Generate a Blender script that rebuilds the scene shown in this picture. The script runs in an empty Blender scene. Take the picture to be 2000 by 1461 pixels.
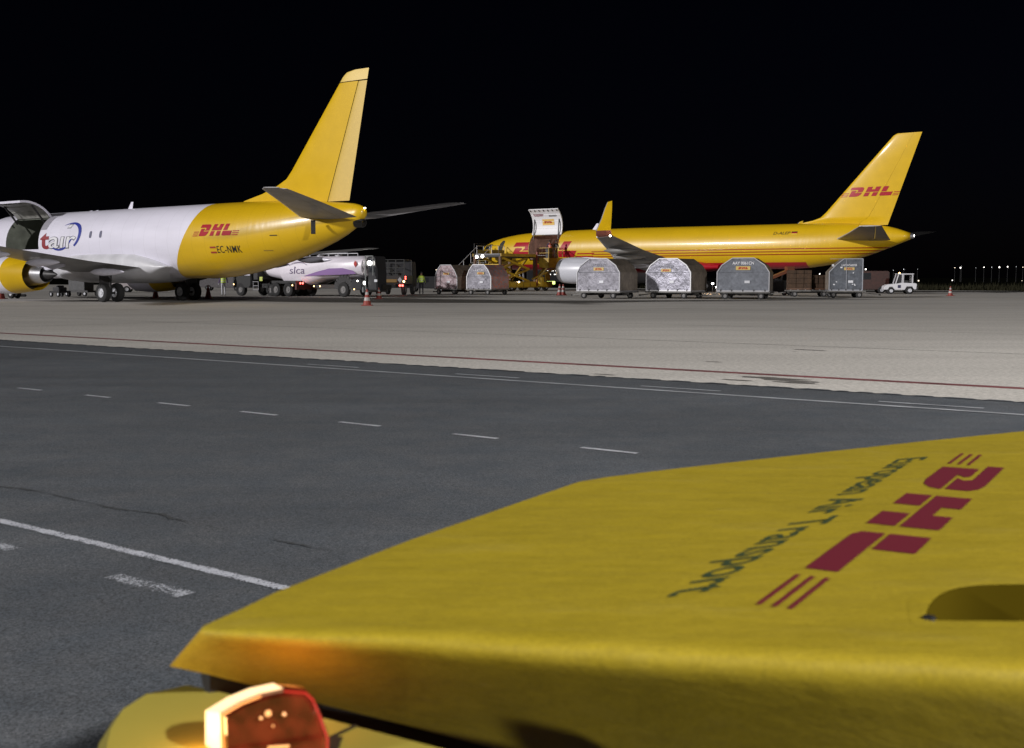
import bpy, bmesh, math, random
from mathutils import Vector, Matrix
random.seed(7)
PI = math.pi
sc = bpy.context.scene
C = sc.collection

# ------------------------------------------------------------------ camera
CAM_H, PITCH, FPX = 1.362, 0.0856, 2200.0
cam_d = bpy.data.cameras.new('camera')
cam_d.sensor_width = 36.0; cam_d.lens = FPX / 2000 * 36
cam_d.clip_start = 0.05; cam_d.clip_end = 4000
cam_d.dof.use_dof = True; cam_d.dof.focus_distance = 75.0; cam_d.dof.aperture_fstop = 6.6
cam = bpy.data.objects.new('camera', cam_d); C.objects.link(cam)
cam.location = (0, 0, CAM_H); cam.rotation_euler = (PI/2 - PITCH, 0, 0)
sc.camera = cam

# ------------------------------------------------------------------ night light
SUN_DIR = Vector((-.89*math.cos(math.radians(18)), -.455*math.cos(math.radians(18)), math.sin(math.radians(18)))).normalized()
world = bpy.data.worlds.new('World'); sc.world = world; world.use_nodes = True
wn = world.node_tree.nodes; wl = world.node_tree.links
sky = wn.new('ShaderNodeTexSky'); sky.sky_type = 'NISHITA'; sky.sun_disc = False
sky.sun_elevation = math.radians(18); sky.sun_rotation = math.atan2(SUN_DIR.x, SUN_DIR.y)
bg = wn['Background']; bg.inputs['Strength'].default_value = 0.00026
tint = wn.new('ShaderNodeMix'); tint.data_type = 'RGBA'; tint.blend_type = 'MULTIPLY'; tint.inputs['Factor'].default_value = 1.0
tint.inputs[7].default_value = (.85, .75, 1.5, 1); wl.new(sky.outputs['Color'], tint.inputs[6]); wl.new(tint.outputs[2], bg.inputs['Color'])
sun_d = bpy.data.lights.new('floodlight_key', 'SUN'); sun_d.energy = 2.85; sun_d.angle = math.radians(2.6)
sun_d.color = (1.0, 0.97, 0.96)
sun = bpy.data.objects.new('floodlight_key', sun_d); C.objects.link(sun)
sun.rotation_euler = SUN_DIR.to_track_quat('Z', 'Y').to_euler()
# the apron's own floodlight mast stands behind the camera to the right
MAST = Vector((26, -16, 0)); MAST_H = 18.0
fl_d = bpy.data.lights.new('mast_floodlight', 'SPOT'); fl_d.energy = 100000; fl_d.spot_size = math.radians(120); fl_d.spot_blend = .6; fl_d.shadow_soft_size = .6; fl_d.color = (1.0, .965, .93)
fl = bpy.data.objects.new('mast_floodlight', fl_d); C.objects.link(fl)
fl.location = MAST + Vector((-.9, 1.2, MAST_H)); fl.rotation_euler = (fl.location - Vector((6, 26, 0))).to_track_quat('Z', 'Y').to_euler()
sc.view_settings.view_transform = 'Standard'; sc.view_settings.look = 'None'
sc.view_settings.exposure = 0.0; sc.view_settings.gamma = 1.0; sc.view_settings.use_curve_mapping = False
sc.cycles.max_bounces = 5; sc.cycles.diffuse_bounces = 2; sc.cycles.glossy_bounces = 3

# ------------------------------------------------------------------ helpers
def ray(u, v):
    a = (u - 1000) / FPX; b = -(v - 730.5) / FPX
    return Vector((a, math.cos(PITCH) + b*math.sin(PITCH), -math.sin(PITCH) + b*math.cos(PITCH)))
def at(u, v, z=0.0):                       # where the line of sight through a photo pixel meets height z
    d = ray(u, v); t = (z - CAM_H) / d.z
    return Vector((d.x*t, d.y*t, z))
def far(u, v, dist):
    d = ray(u, v); return Vector((d.x*dist/d.y, dist, CAM_H + d.z*dist/d.y))

_mats = {}
def mat(name, col, rough=.5, metal=0.0, coat=0.0, bump=0.0, bscale=20.0, var=0.0, vscale=6.0, emit=None, estr=1.0, trans=0.0, detail=4.0):
    if name in _mats: return _mats[name]
    m = bpy.data.materials.new(name); m.use_nodes = True; nt = m.node_tree; b = nt.nodes['Principled BSDF']
    b.inputs['Base Color'].default_value = (*col, 1); b.inputs['Roughness'].default_value = rough
    b.inputs['Metallic'].default_value = metal; b.inputs['Coat Weight'].default_value = coat
    b.inputs['Coat Roughness'].default_value = .12; b.inputs['Transmission Weight'].default_value = trans
    if emit: b.inputs['Emission Color'].default_value = (*emit, 1); b.inputs['Emission Strength'].default_value = estr
    tc = nt.nodes.new('ShaderNodeTexCoord')
    if var > 0:
        n = nt.nodes.new('ShaderNodeTexNoise'); n.inputs['Scale'].default_value = vscale; n.inputs['Detail'].default_value = detail
        nt.links.new(tc.outputs['Object'], n.inputs['Vector'])
        r = nt.nodes.new('ShaderNodeMapRange'); r.inputs['From Min'].default_value = .3; r.inputs['From Max'].default_value = .7
        r.inputs['To Min'].default_value = 1 - var; r.inputs['To Max'].default_value = 1 + var*.6
        nt.links.new(n.outputs['Fac'], r.inputs['Value'])
        x = nt.nodes.new('ShaderNodeVectorMath'); x.operation = 'SCALE'; x.inputs[0].default_value = col
        nt.links.new(r.outputs['Result'], x.inputs['Scale']); nt.links.new(x.outputs['Vector'], b.inputs['Base Color'])
    if bump > 0:
        n = nt.nodes.new('ShaderNodeTexNoise'); n.inputs['Scale'].default_value = bscale; n.inputs['Detail'].default_value = 3
        nt.links.new(tc.outputs['Object'], n.inputs['Vector'])
        bp = nt.nodes.new('ShaderNodeBump'); bp.inputs['Strength'].default_value = bump; bp.inputs['Distance'].default_value = .05
        nt.links.new(n.outputs['Fac'], bp.inputs['Height']); nt.links.new(bp.outputs['Normal'], b.inputs['Normal'])
    _mats[name] = m; return m

class G:
    """small graph writer: arithmetic on sockets for procedural paint"""
    def __init__(s, name, rough=.3, coat=.3):
        s.m = bpy.data.materials.new(name); s.m.use_nodes = True; s.nt = s.m.node_tree
        s.b = s.nt.nodes['Principled BSDF']; s.b.inputs['Roughness'].default_value = rough; s.b.inputs['Coat Weight'].default_value = coat
        s.b.inputs['Coat Roughness'].default_value = .1
        s.tc = s.nt.nodes.new('ShaderNodeTexCoord'); sp = s.nt.nodes.new('ShaderNodeSeparateXYZ')
        s.nt.links.new(s.tc.outputs['Object'], sp.inputs[0]); s.x, s.y, s.z = sp.outputs
        s.pos = s.tc.outputs['Object']
    def put(s, sock, v):
        if hasattr(v, 'is_output'): s.nt.links.new(v, sock)
        else: sock.default_value = v
    def op(s, o, a, b=0.0, c=0.0):
        n = s.nt.nodes.new('ShaderNodeMath'); n.operation = o
        s.put(n.inputs[0], a); s.put(n.inputs[1], b); s.put(n.inputs[2], c); return n.outputs[0]
    def mix(s, f, a, b):
        n = s.nt.nodes.new('ShaderNodeMix'); n.data_type = 'RGBA'
        s.put(n.inputs['Factor'], f)
        for k, v in ((6, a), (7, b)): s.put(n.inputs[k], v if hasattr(v, 'is_output') else (*v, 1))
        return n.outputs[2]
    def noise(s, sc_, det=4.0, vec=None, rough=.5, stretch=None):
        n = s.nt.nodes.new('ShaderNodeTexNoise'); n.inputs['Scale'].default_value = sc_; n.inputs['Detail'].default_value = det
        n.inputs['Roughness'].default_value = rough
        v = vec or s.pos
        if stretch:
            mp = s.nt.nodes.new('ShaderNodeMapping'); mp.inputs['Scale'].default_value = stretch[:3]
            if len(stretch) > 3: mp.inputs['Rotation'].default_value = (0, 0, stretch[3])
            s.nt.links.new(v, mp.inputs['Vector']); v = mp.outputs['Vector']
        s.nt.links.new(v, n.inputs['Vector']); return n.outputs['Fac']
    def rng(s, v, a, b, c=0.0, d=1.0):
        n = s.nt.nodes.new('ShaderNodeMapRange'); s.put(n.inputs['Value'], v)
        for k, q in zip(('From Min', 'From Max', 'To Min', 'To Max'), (a, b, c, d)): n.inputs[k].default_value = q
        return n.outputs['Result']
    def scale(s, colr, f):
        n = s.nt.nodes.new('ShaderNodeVectorMath'); n.operation = 'SCALE'; s.put(n.inputs[0], colr); s.put(n.inputs['Scale'], f); return n.outputs['Vector']
    def bump(s, h, strength=.3, dist=.02):
        n = s.nt.nodes.new('ShaderNodeBump'); n.inputs['Strength'].default_value = strength; n.inputs['Distance'].default_value = dist
        s.nt.links.new(h, n.inputs['Height']); s.nt.links.new(n.outputs['Normal'], s.b.inputs['Normal'])
    def col(s, c): s.put(s.b.inputs['Base Color'], c)

def tag(o, label=None, cat=None, group=None, kind=None):
    if label: o['label'] = label
    if cat: o['category'] = cat
    if group: o['group'] = group
    if kind: o['kind'] = kind
    return o
def thing(name, label, cat, loc=(0, 0, 0), rz=0.0, group=None):
    o = bpy.data.objects.new(name, None); C.objects.link(o); o.empty_display_size = .2
    o.location = loc; o.rotation_euler = (0, 0, rz); return tag(o, label, cat, group)
def smooth(me, on=True):
    me.polygons.foreach_set('use_smooth', [on]*len(me.polygons))
def link(name, me, m, parent=None, sm=False):
    ms = m if isinstance(m, (list, tuple)) else [m]
    for k in ms: me.materials.append(k)
    if sm: smooth(me)
    o = bpy.data.objects.new(name, me); C.objects.link(o)
    if parent: o.parent = parent
    return o
def copy_tree(o, parent=None):
    c = o.copy(); C.objects.link(c); c.parent = parent
    for ch in list(o.children): copy_tree(ch, c)
    return c

class MB:
    """collects shapes and links them as ONE mesh"""
    def __init__(s): s.v = []; s.f = []; s.mi = []
    def add(s, vs, fs, mi=0):
        n = len(s.v); s.v += [tuple(v) for v in vs]; s.f += [tuple(i + n for i in f) for f in fs]; s.mi += [mi]*len(fs); return s
    def box(s, x0, x1, y0, y1, z0, z1, mi=0, R=None):
        vs = [Vector((x, y, z)) for x in (x0, x1) for y in (y0, y1) for z in (z0, z1)]
        if R is not None: vs = [R @ v for v in vs]
        return s.add(vs, [(0, 1, 3, 2), (4, 6, 7, 5), (0, 4, 5, 1), (2, 3, 7, 6), (0, 2, 6, 4), (1, 5, 7, 3)], mi)
    def bar(s, a, b, w, h=None, mi=0, up=(0, 0, 1)):
        a = Vector(a); b = Vector(b); h = h or w; d = (b - a).normalized(); u = Vector(up)
        if abs(d.dot(u)) > .98: u = Vector((1, 0, 0))
        r = d.cross(u).normalized()*w/2; t = r.cross(d).normalized()*h/2
        vs = [p + i*r + j*t for p in (a, b) for i, j in ((-1, -1), (1, -1), (1, 1), (-1, 1))]
        return s.add(vs, [(0, 3, 2, 1), (4, 5, 6, 7), (0, 1, 5, 4), (1, 2, 6, 5), (2, 3, 7, 6), (3, 0, 4, 7)], mi)
    def tube(s, a, b, r0, r1=None, n=10, mi=0, cap=True):
        a = Vector(a); b = Vector(b); r1 = r0 if r1 is None else r1; d = (b - a).normalized()
        u = Vector((0, 0, 1)) if abs(d.z) < .9 else Vector((1, 0, 0)); p = d.cross(u).normalized(); q = p.cross(d)
        vs = [c + (p*math.cos(2*PI*k/n) + q*math.sin(2*PI*k/n))*r for c, r in ((a, r0), (b, r1)) for k in range(n)]
        fs = [(k, k + n, (k+1) % n + n, (k+1) % n) for k in range(n)]
        if cap: fs += [tuple(range(n)), tuple(range(2*n - 1, n - 1, -1))]
        return s.add(vs, fs, mi)
    def lathe(s, o, axis, prof, n=20, mi=0, up=(0, 0, 1)):          # prof: (along, radius)
        o = Vector(o); d = Vector(axis).normalized(); u = Vector(up)
        if abs(d.dot(u)) > .98: u = Vector((1, 0, 0))
        p = d.cross(u).normalized(); q = p.cross(d)
        vs = [o + d*a + (p*math.cos(2*PI*k/n) + q*math.sin(2*PI*k/n))*max(r, 1e-4) for a, r in prof for k in range(n)]
        fs = [(j*n + k, j*n + (k+1) % n, (j+1)*n + (k+1) % n, (j+1)*n + k) for j in range(len(prof)-1) for k in range(n)]
        return s.add(vs, fs, mi)
    def loft(s, rings, mi=0, cap=True, close=True):
        n = len(rings[0]); vs = [p for r in rings for p in r]
        m = n if close else n - 1
        fs = [(j*n + k, j*n + (k+1) % n, (j+1)*n + (k+1) % n, (j+1)*n + k) for j in range(len(rings)-1) for k in range(m)]
        if cap: fs += [tuple(range(n-1, -1, -1)), tuple(range((len(rings)-1)*n, len(rings)*n))]
        return s.add(vs, fs, mi)
    def prism(s, poly, f, d, mi=0):                                 # poly 2D, f maps (a,b)->3D, d = extrusion vector
        a = [Vector(f(*p)) for p in poly]; b = [p + Vector(d) for p in a]; n = len(a)
        return s.add(a + b, [tuple(range(n)), tuple(range(2*n-1, n-1, -1))] + [(k, k+n, (k+1) % n + n, (k+1) % n) for k in range(n)], mi)
    def build(s, name, m, parent=None, sm=False, bevel=0.0, loc=None, label=None, weld=False):
        me = bpy.data.meshes.new(name); me.from_pydata(s.v, [], s.f); me.polygons.foreach_set('material_index', s.mi)
        bm = bmesh.new(); bm.from_mesh(me)
        if weld: bmesh.ops.remove_doubles(bm, verts=bm.verts, dist=1e-5)
        bmesh.ops.recalc_face_normals(bm, faces=bm.faces)
        if bevel > 0:
            es = [e for e in bm.edges if len(e.link_faces) == 2 and e.calc_face_angle(0) > .6]
            bmesh.ops.bevel(bm, geom=es, offset=bevel, segments=2, affect='EDGES', clamp_overlap=True)
        bm.to_mesh(me); bm.free()
        o = link(name, me, m, parent)
        if sm: smooth(me); me.set_sharp_from_angle(angle=math.radians(38))
        if loc is not None: o.location = loc
        if label: o['label'] = label
        return o

def quad(name, pts, m, parent=None):
    return MB().add(pts, [tuple(range(len(pts)))]).build(name, m, parent)

# ------------------------------------------------------------------ materials
YEL = (.63, .395, .006); RED = (.36, .008, .020); WHT = (.76, .745, .86)
def asphalt_mat():
    g = G('worn_asphalt', rough=.82, coat=0.0); g.b.inputs['Specular IOR Level'].default_value = .25
    n1 = g.noise(95, 5, rough=.75); n2 = g.noise(.35, 4); n3 = g.noise(420, 2); n4 = g.noise(2.2, 6, rough=.7)
    v = g.op('MULTIPLY', g.rng(n1, .34, .68, .30, 2.0), g.rng(n2, .3, .7, .88, 1.1))
    v = g.op('MULTIPLY', v, g.rng(n3, .32, .68, .5, 1.6))
    n5 = g.noise(.9, 5, stretch=(.10, 1.3, 1, -math.radians(143.7)), rough=.6); n6 = g.noise(.22, 2, stretch=(1, 1, 1))
    v = g.op('MULTIPLY', v, g.op('MULTIPLY', g.rng(n5, .35, .68, .86, 1.07), g.rng(n6, .48, .52, .95, 1.03))); v = g.op('MULTIPLY', v, g.rng(n4, .3, .7, .93, 1.07))
    g.col(g.scale(g.mix(g.rng(n4, .35, .65), (.056, .064, .075), (.066, .070, .077)), v))
    g.bump(n1, .5, .01); return g.m
def concrete_mat():
    g = G('apron_concrete', rough=.85, coat=0.0); g.b.inputs['Specular IOR Level'].default_value = .2
    a = -PI + math.radians(143.7)
    n1 = g.noise(14, 6, rough=.8); n2 = g.noise(.05, 4, rough=.6); n3 = g.noise(.35, 5, stretch=(.12, 1.6, 1, math.radians(-3)), rough=.65)
    v = g.op('MULTIPLY', g.rng(n1, .34, .66, .66, 1.35), g.rng(n2, .3, .7, .82, 1.12)); v = g.op('MULTIPLY', v, g.rng(n3, .3, .72, .84, 1.06))
    g.col(g.scale(g.mix(n2, (.455, .432, .40), (.445, .43, .408)), v)); g.bump(n1, .25, .01); return g.m
def paint_mark_mat(name, col, wear=.5, sc_=70):
    g = G(name, rough=.7, coat=0.0); n = g.noise(sc_, 5, rough=.75); n2 = g.noise(3.0, 3)
    f = g.rng(g.op('ADD', n, g.op('MULTIPLY', g.op('SUBTRACT', n2, .5), .5)), .5 - .1 - wear*.12, .5 + .1 - wear*.12)
    g.col(g.mix(f, (.13, .13, .145), col)); g.bump(n, .4, .01); return g.m
def ragged_paint(name, col, qc, hw, cover):
    '''thin road paint left on the tops of the aggregate, ragged at both edges'''
    g = G(name, rough=.75, coat=0.0); a = math.radians(143.7)
    q = g.op('ADD', g.op('MULTIPLY', g.x, math.sin(a)), g.op('MULTIPLY', g.y, -math.cos(a)))
    e = g.op('DIVIDE', g.op('ABSOLUTE', g.op('SUBTRACT', q, qc)), hw)
    n = g.noise(75, 5, rough=.8); n2 = g.noise(9, 3)
    f = g.op('ADD', g.rng(n, .3, .7, -1, 1), g.op('MULTIPLY', g.rng(n2, .3, .7, -1, 1), .35))
    f = g.op('SUBTRACT', g.op('ADD', f, cover), g.op('MULTIPLY', g.op('POWER', e, 3.0), 1.5))
    g.put(g.b.inputs['Alpha'], g.rng(f, -.12, .12)); g.col(g.scale(col, g.rng(n, .3, .7, .8, 1.15))); return g.m
M_asph = asphalt_mat(); M_conc = concrete_mat()
M_nearline = ragged_paint('ragged_white_paint', (.36, .375, .42), 3.32, .047, .35)
M_neardash = ragged_paint('ragged_faded_paint', (.30, .315, .35), 2.995, .068, .10)
M_markw = paint_mark_mat('worn_white_marking', (.40, .41, .45), .45, 90); M_markfar = mat('white_marking', (.30, .315, .34), .6, var=.35, vscale=2.5)
M_markfaint = paint_mark_mat('faded_white_marking', (.50, .52, .56), 0.05, 55)
M_markred = mat('red_marking', (.19, .050, .055), .7, var=.4, vscale=1.2)
M_joint = mat('joint_sealant', (.13, .12, .11), .9, var=.4, vscale=1.0)
M_crack = mat('asphalt_crack', (.03, .032, .035), 1.0, var=.4)
M_grass = mat('night_grass', (.026, .025, .015), .95, var=.6, vscale=.4)
M_ground = mat('unlit_ground', (.0045, .0048, .0035), 1.0, var=.5, vscale=.2)  # near-black colour stands in for ground the floodlights do not reach
M_wht = mat('white_paint', WHT, .35, coat=.3, bump=.02, bscale=1.5, var=.05)
M_yel = mat('yellow_paint', YEL, .40, coat=.12, bump=.05, bscale=1.2, var=.06, vscale=1.2)
M_red = mat('red_decal', RED, .4, coat=.2)
M_redp = mat('red_paint', (.42, .02, .018), .45)
M_blk = mat('black_decal', (.012, .012, .013), .45)
M_drk = mat('dark_metal', (.035, .034, .036), .5, metal=.3, var=.3)
M_rub = mat('tyre_rubber', (.018, .018, .019), .85, bump=.2, bscale=30)
M_gry = mat('wing_grey', (.20, .195, .19), .45, var=.22, vscale=.9, coat=.1)
M_lgry = mat('leading_edge_grey', (.46, .46, .49), .38, metal=.2, var=.1)
M_alu = mat('bare_metal', (.62, .62, .65), .28, metal=.9, var=.1, bump=.03)
M_hubd = mat('dark_hub', (.17, .165, .165), .6)  # darker hub grey for dollies and trucks
M_hub = mat('wheel_hub', (.55, .56, .60), .45, metal=.2)
M_glass = mat('dark_glass', (.02, .022, .026), .08, coat=.5)
M_liner = mat('cargo_liner', (.26, .28, .24), .7, var=.3, vscale=2)
M_liner2 = mat('cargo_liner_warm', (.66, .44, .36), .7, var=.3, vscale=2)
M_dolly = mat('dolly_steel', (.14, .135, .13), .55, metal=.3, var=.4, vscale=4)
M_lampw = mat('lit_lamp_white', (1, 1, 1), emit=(1, .96, .88), estr=14)
M_lampo = mat('lit_lamp_amber', (1, .6, .2), emit=(1, .62, .25), estr=9)
M_lampr = mat('lit_lamp_red', (1, .05, .03), emit=(1, .10, .08), estr=7)
M_lampg = mat('lit_lamp_green', (.8, 1, .3), emit=(.80, 1, .25), estr=2.2)
M_hiv = mat('hi_vis_vest', (.62, .80, .10), .6, emit=(.55, .75, .08), estr=.12)  # vest cloth given a faint glow of its own
M_orange = mat('orange_vest', (.80, .16, .07), .6)
M_cone = mat('cone_red', (.24, .035, .025), .6); M_conew = mat('cone_band', (.36, .34, .33), .5)
M_lyel = mat('loader_yellow', (.60, .38, .03), .45, var=.25, vscale=1.5)
M_brown = mat('steel_brown', (.11, .055, .03), .6, var=.4)
M_cloth = mat('dark_clothes', (.05, .05, .085), .8)

for m_ in (M_yel, M_red): m_.node_tree.nodes['Principled BSDF'].inputs['Specular IOR Level'].default_value = .2
for m_ in (M_grass, M_ground): m_.node_tree.nodes['Principled BSDF'].inputs['Specular IOR Level'].default_value = 0.0
# ------------------------------------------------------------------ logo artwork (flat print as thin meshes)
SL = .56
LOGO = [[(-.22, .72), (-.22, 1), (.95, 1), (1.14, .96), (1.25, .85), (1.27, .7), (1.25, .46), (.62, .46), (.74, .60), (.66, .72)],
        [(0, 0), (0, .63), (.48, .63), (.55, .55), (.42, .40), (1.28, .40), (1.22, .2), (1.05, .05), (.8, 0)],
        [(1.62, .46), (1.62, 1), (2.14, 1), (2.14, .72), (2.50, .72), (2.50, 1), (3.03, 1), (3.03, .46)],
        [(1.62, 0), (1.62, .40), (2.14, .40), (2.14, 0)], [(2.50, 0), (2.50, .40), (3.03, .40), (3.03, 0)],
        [(3.32, .46), (3.32, 1), (3.87, 1), (3.87, .46)],
        [(3.45, 0), (3.33, .08), (3.32, .40), (4.60, .40), (4.60, 0)]]
STRIPES = [[(a, v), (a, v + .07), (b, v + .07), (b, v)] for a, b in ((-.95, -.16), (4.76, 5.6)) for v in (.0, .165, .33)]
def slanted(polys): return [[(a + SL*b, b) for a, b in p] for p in polys]
def flat_bm(polys):
    bm = bmesh.new()
    for p in polys:
        bm.faces.new([bm.verts.new((a, b, 0)) for a, b in p])
    bmesh.ops.triangulate(bm, faces=bm.faces); return bm
def slice_bm(bm, dx, dy):
    xs = [v.co.x for v in bm.verts]; ys = [v.co.y for v in bm.verts]
    for lo, hi, st, n in ((min(xs), max(xs), dx, (1, 0, 0)), (min(ys), max(ys), dy, (0, 1, 0))):
        if not st: continue
        k = lo + st
        while k < hi:
            bmesh.ops.bisect_plane(bm, geom=bm.verts[:] + bm.edges[:] + bm.faces[:], plane_co=Vector(n)*k, plane_no=n); k += st
def decal(name, bm, f, m, parent, label=None):
    for v in bm.verts: v.co = Vector(f(v.co.x, v.co.y))
    me = bpy.data.meshes.new(name); bm.to_mesh(me); bm.free(); o = link(name, me, m, parent)
    if label: o['label'] = label
    return o
def text_bm(body, h=1.0, bold=0.0, spacing=1.0, shear=0.0):
    cu = bpy.data.curves.new('txt', 'FONT'); cu.body = body; cu.size = 1.0; cu.offset = bold; cu.space_character = spacing; cu.shear = shear
    cu.resolution_u = 4
    o = bpy.data.objects.new('txt', cu); C.objects.link(o)
    dg = bpy.context.evaluated_depsgraph_get(); me = bpy.data.meshes.new_from_object(o.evaluated_get(dg))
    bpy.data.objects.remove(o); bpy.data.curves.remove(cu)
    bm = bmesh.new(); bm.from_mesh(me); bpy.data.meshes.remove(me)
    k = h/.70
    for v in bm.verts: v.co *= k
    return bm
def bm_size(bm):
    xs = [v.co.x for v in bm.verts]; return min(xs), max(xs)
def fit_text(bm, w):
    a, b = bm_size(bm); k = w/(b - a)
    for v in bm.verts: v.co.x = (v.co.x - a)*k
    return bm

# ------------------------------------------------------------------ ground, road, apron
HD = math.radians(143.7)                                   # both aircraft and the road share this heading
D = Vector((math.cos(HD), math.sin(HD), 0)); N = Vector((math.sin(HD), -math.cos(HD), 0))   # along / away from camera
def dn(s, q, z=0): return D*s + N*q + Vector((0, 0, z))
def strip(name, q0, q1, s0, s1, z, m, parent=None, kind=None, seg=1):
    mb = MB(); st = (s1 - s0)/seg
    for k in range(seg):
        mb.add([dn(s0 + k*st, q0, z), dn(s0 + (k+1)*st, q0, z), dn(s0 + (k+1)*st, q1, z), dn(s0 + k*st, q1, z)], [(0, 1, 2, 3)])
    o = mb.build(name, m, parent, weld=True)
    if kind: o['kind'] = kind
    return o
strip('ground', -600, 2500, -2500, 2500, -.02, M_ground, kind='structure')
road = strip('asphalt_road', -60, 13.2, -160, 160, -.004, M_asph, kind='structure')
apron = strip('concrete_apron', 13.2, 121, -260, 260, 0.0, M_conc, kind='structure')
# ragged edge of asphalt over the slabs
mb = MB(); s = -30.0; rr = random.Random(3)
while s < 60:
    w = rr.uniform(.15, .5); q = rr.uniform(.01, .07)
    mb.add([dn(s, 13.15, .004), dn(s + w, 13.15, .004), dn(s + w*.8, 13.2 + q, .004), dn(s + w*.2, 13.2 + q*.8, .004)], [(0, 1, 2, 3)]); s += w*rr.uniform(.8, 1.5)
mb.build('ragged_edge', M_asph, road)
strip('edge_line', 11.93, 12.03, -160, 160, .002, M_markfar, road)
for k in range(-9, 13):                                     # thin dashes beside the edge line
    c = k*3.0 + .5
    if c > 15: continue
    strip('edge_dash', 12.30, 12.37, c - .55, c + .55, .002, M_markfar, road)
def sq(u, v):
    p = at(u, v); return p.dot(D), p.dot(N)
dash_px = [(8, 760, 64, 764), (142, 774, 200, 778), (288, 789, 353, 795), (452, 806, 526, 813), (643, 827, 725, 835), (864, 851, 960, 859), (1117, 878, 1235, 888)]
for a, b, c_, d_ in dash_px:
    s0, q0 = sq(a, b); s1, q1 = sq(c_, d_)
    strip('lane_dash', 7.525, 7.585, s1, s0, .002, M_markw, road)
for k in range(1, 6):
    strip('lane_dash', 7.525, 7.585, s1 - k*2.62, s1 - k*2.62 + 1.05, .002, M_markw, road)
mb = MB(); n = 60; rr = random.Random(5)
L = [dn(-6 + k*.2, 3.245 + rr.uniform(-.006, .006), .002) for k in range(n+20)]; R_ = [dn(-6 + k*.2, 3.395 + rr.uniform(-.006, .006), .002) for k in range(n+20)]
for k in range(n+19): mb.add([L[k], L[k+1], R_[k+1], R_[k]], [(0, 1, 2, 3)])
mb.build('edge_line', M_nearline, road)
for (u0, v0, u1, v1) in ((195, 1125, 362, 1163), (-150, 1030, 28, 1074)):
    s0, q0 = sq(u0, v0 + 6); s1, q1 = sq(u1, v1)
    strip('edge_dash', 2.90, 3.09, s1, s0, .002, M_neardash, road)
strip('taxi_line', 14.72, 14.90, -160, 160, .004, M_markred, apron)
strip('taxi_line', 14.93, 14.97, -160, 160, .004, mat('pale_marking', (.36, .35, .34), .8, var=.5, vscale=1), apron)
# slab joints
for q in (21.5, 29.0, 44.0, 58.0, 80.0, 100.0):
    strip('slab_joint', q, q + (.04 if q < 50 else .10), -120, 120, .003, M_joint, apron)
a0, a1 = at(0, 639), at(1250, 604)
for (p, q_, w) in ((at(0, 639), at(900, 614), .05), (at(0, 609), at(1400, 606), .06)):
    d = (q_ - p).normalized(); r = Vector((d.y, -d.x, 0))*w; p = p - d*6; q_ = q_ + d*14
    quad('slab_joint', [p + Vector((0, 0, .005)), q_ + Vector((0, 0, .005)), q_ + r + Vector((0, 0, .005)), p + r + Vector((0, 0, .005))], M_joint, apron)
# pits and spalls in the concrete
rr = random.Random(11)
for (u, v, w) in ((1580, 684, .5), (1393, 707, .25), (1510, 739, .8), (1545, 744, .7), (1180, 732, .3), (1555, 748, .5), (1440, 743, .35), (1552, 687, .12), (700, 706, .3), (1000, 725, .3)):
    c = at(u, v); mb = MB(); n = 14
    pts = [c + D*(math.cos(t)*w*rr.uniform(.5, .8)) + N*(math.sin(t)*w*.16*rr.uniform(.5, 1.2)) + Vector((0, 0, .006)) for t in [2*PI*k/n for k in range(n)]]
    mb.add(pts, [tuple(range(n))]).build('spall', M_joint, apron)
# long wandering crack in the asphalt, wider where it has crumbled
cp = [(-60, 938), (0, 950), (40, 953), (90, 962), (130, 972), (180, 982), (215, 991), (245, 995), (280, 999), (320, 1004), (335, 1012), (380, 1020), (420, 1030), (470, 1040), (520, 1050), (552, 1057), (592, 1064), (640, 1074), (700, 1086)]
wd = [.1, .9, 1.1, .06, .7, .1, .9, 1.1, .5, 1.3, .9, .05, .25, .04, .06, .6, .7, .05, .03]
mb = MB(); rr = random.Random(2)
for k in range(len(cp)-1):
    for j in range(8):
        t0, t1 = j/8, (j+1)/8
        P = [at(cp[k][0] + (cp[k+1][0]-cp[k][0])*t, cp[k][1] + (cp[k+1][1]-cp[k][1])*t + .7*math.sin(9*(k+t)), .002) for t in (t0, t1)]
        w = [.010*(wd[k] + (wd[k+1]-wd[k])*t)*rr.uniform(.2, 1.9) for t in (t0, t1)]
        mb.add([P[0] - N*w[0], P[1] - N*w[1], P[1] + N*w[1], P[0] + N*w[0]], [(0, 1, 2, 3)])
mb.build('crack', M_crack, road)

# rough grass bank past the apron
rr = random.Random(9); mb = MB()
for k in range(26000):
    s = rr.uniform(-95, 70); q = 121.2 + rr.random()**1.5*26; h = rr.uniform(.15, .55)*(1 + (q - 121)*.03); w = rr.uniform(.03, .09)
    b = dn(s, q, -.02); a = rr.uniform(0, PI); dx = Vector((math.cos(a)*w, math.sin(a)*w, 0)); tip = b + Vector((rr.uniform(-.15, .15), rr.uniform(-.15, .15), h))
    mb.add([b - dx, b + dx, tip], [(0, 1, 2)])
tag(mb.build('grass', M_grass), 'dark rough grass along the far edge of the concrete apron', 'grass', kind='stuff')

FM = thing('floodlight_mast', 'tall floodlight mast standing behind the camera beside the road', 'floodlight', MAST)
MB().tube((0, 0, 0), (0, 0, MAST_H), .32, .16, n=12).build('pole', M_lgry, FM, sm=True)
MB().box(-1.6, 1.6, -.12, .12, MAST_H-.1, MAST_H+.1).build('crossbar', M_drk, FM, bevel=.02)
for k in range(6):
    x = -1.4 + k*.56; MB().box(x-.22, x+.22, .14, .42, MAST_H-.25, MAST_H+.25).build('lamp_housing', M_drk, FM, bevel=.02)
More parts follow.
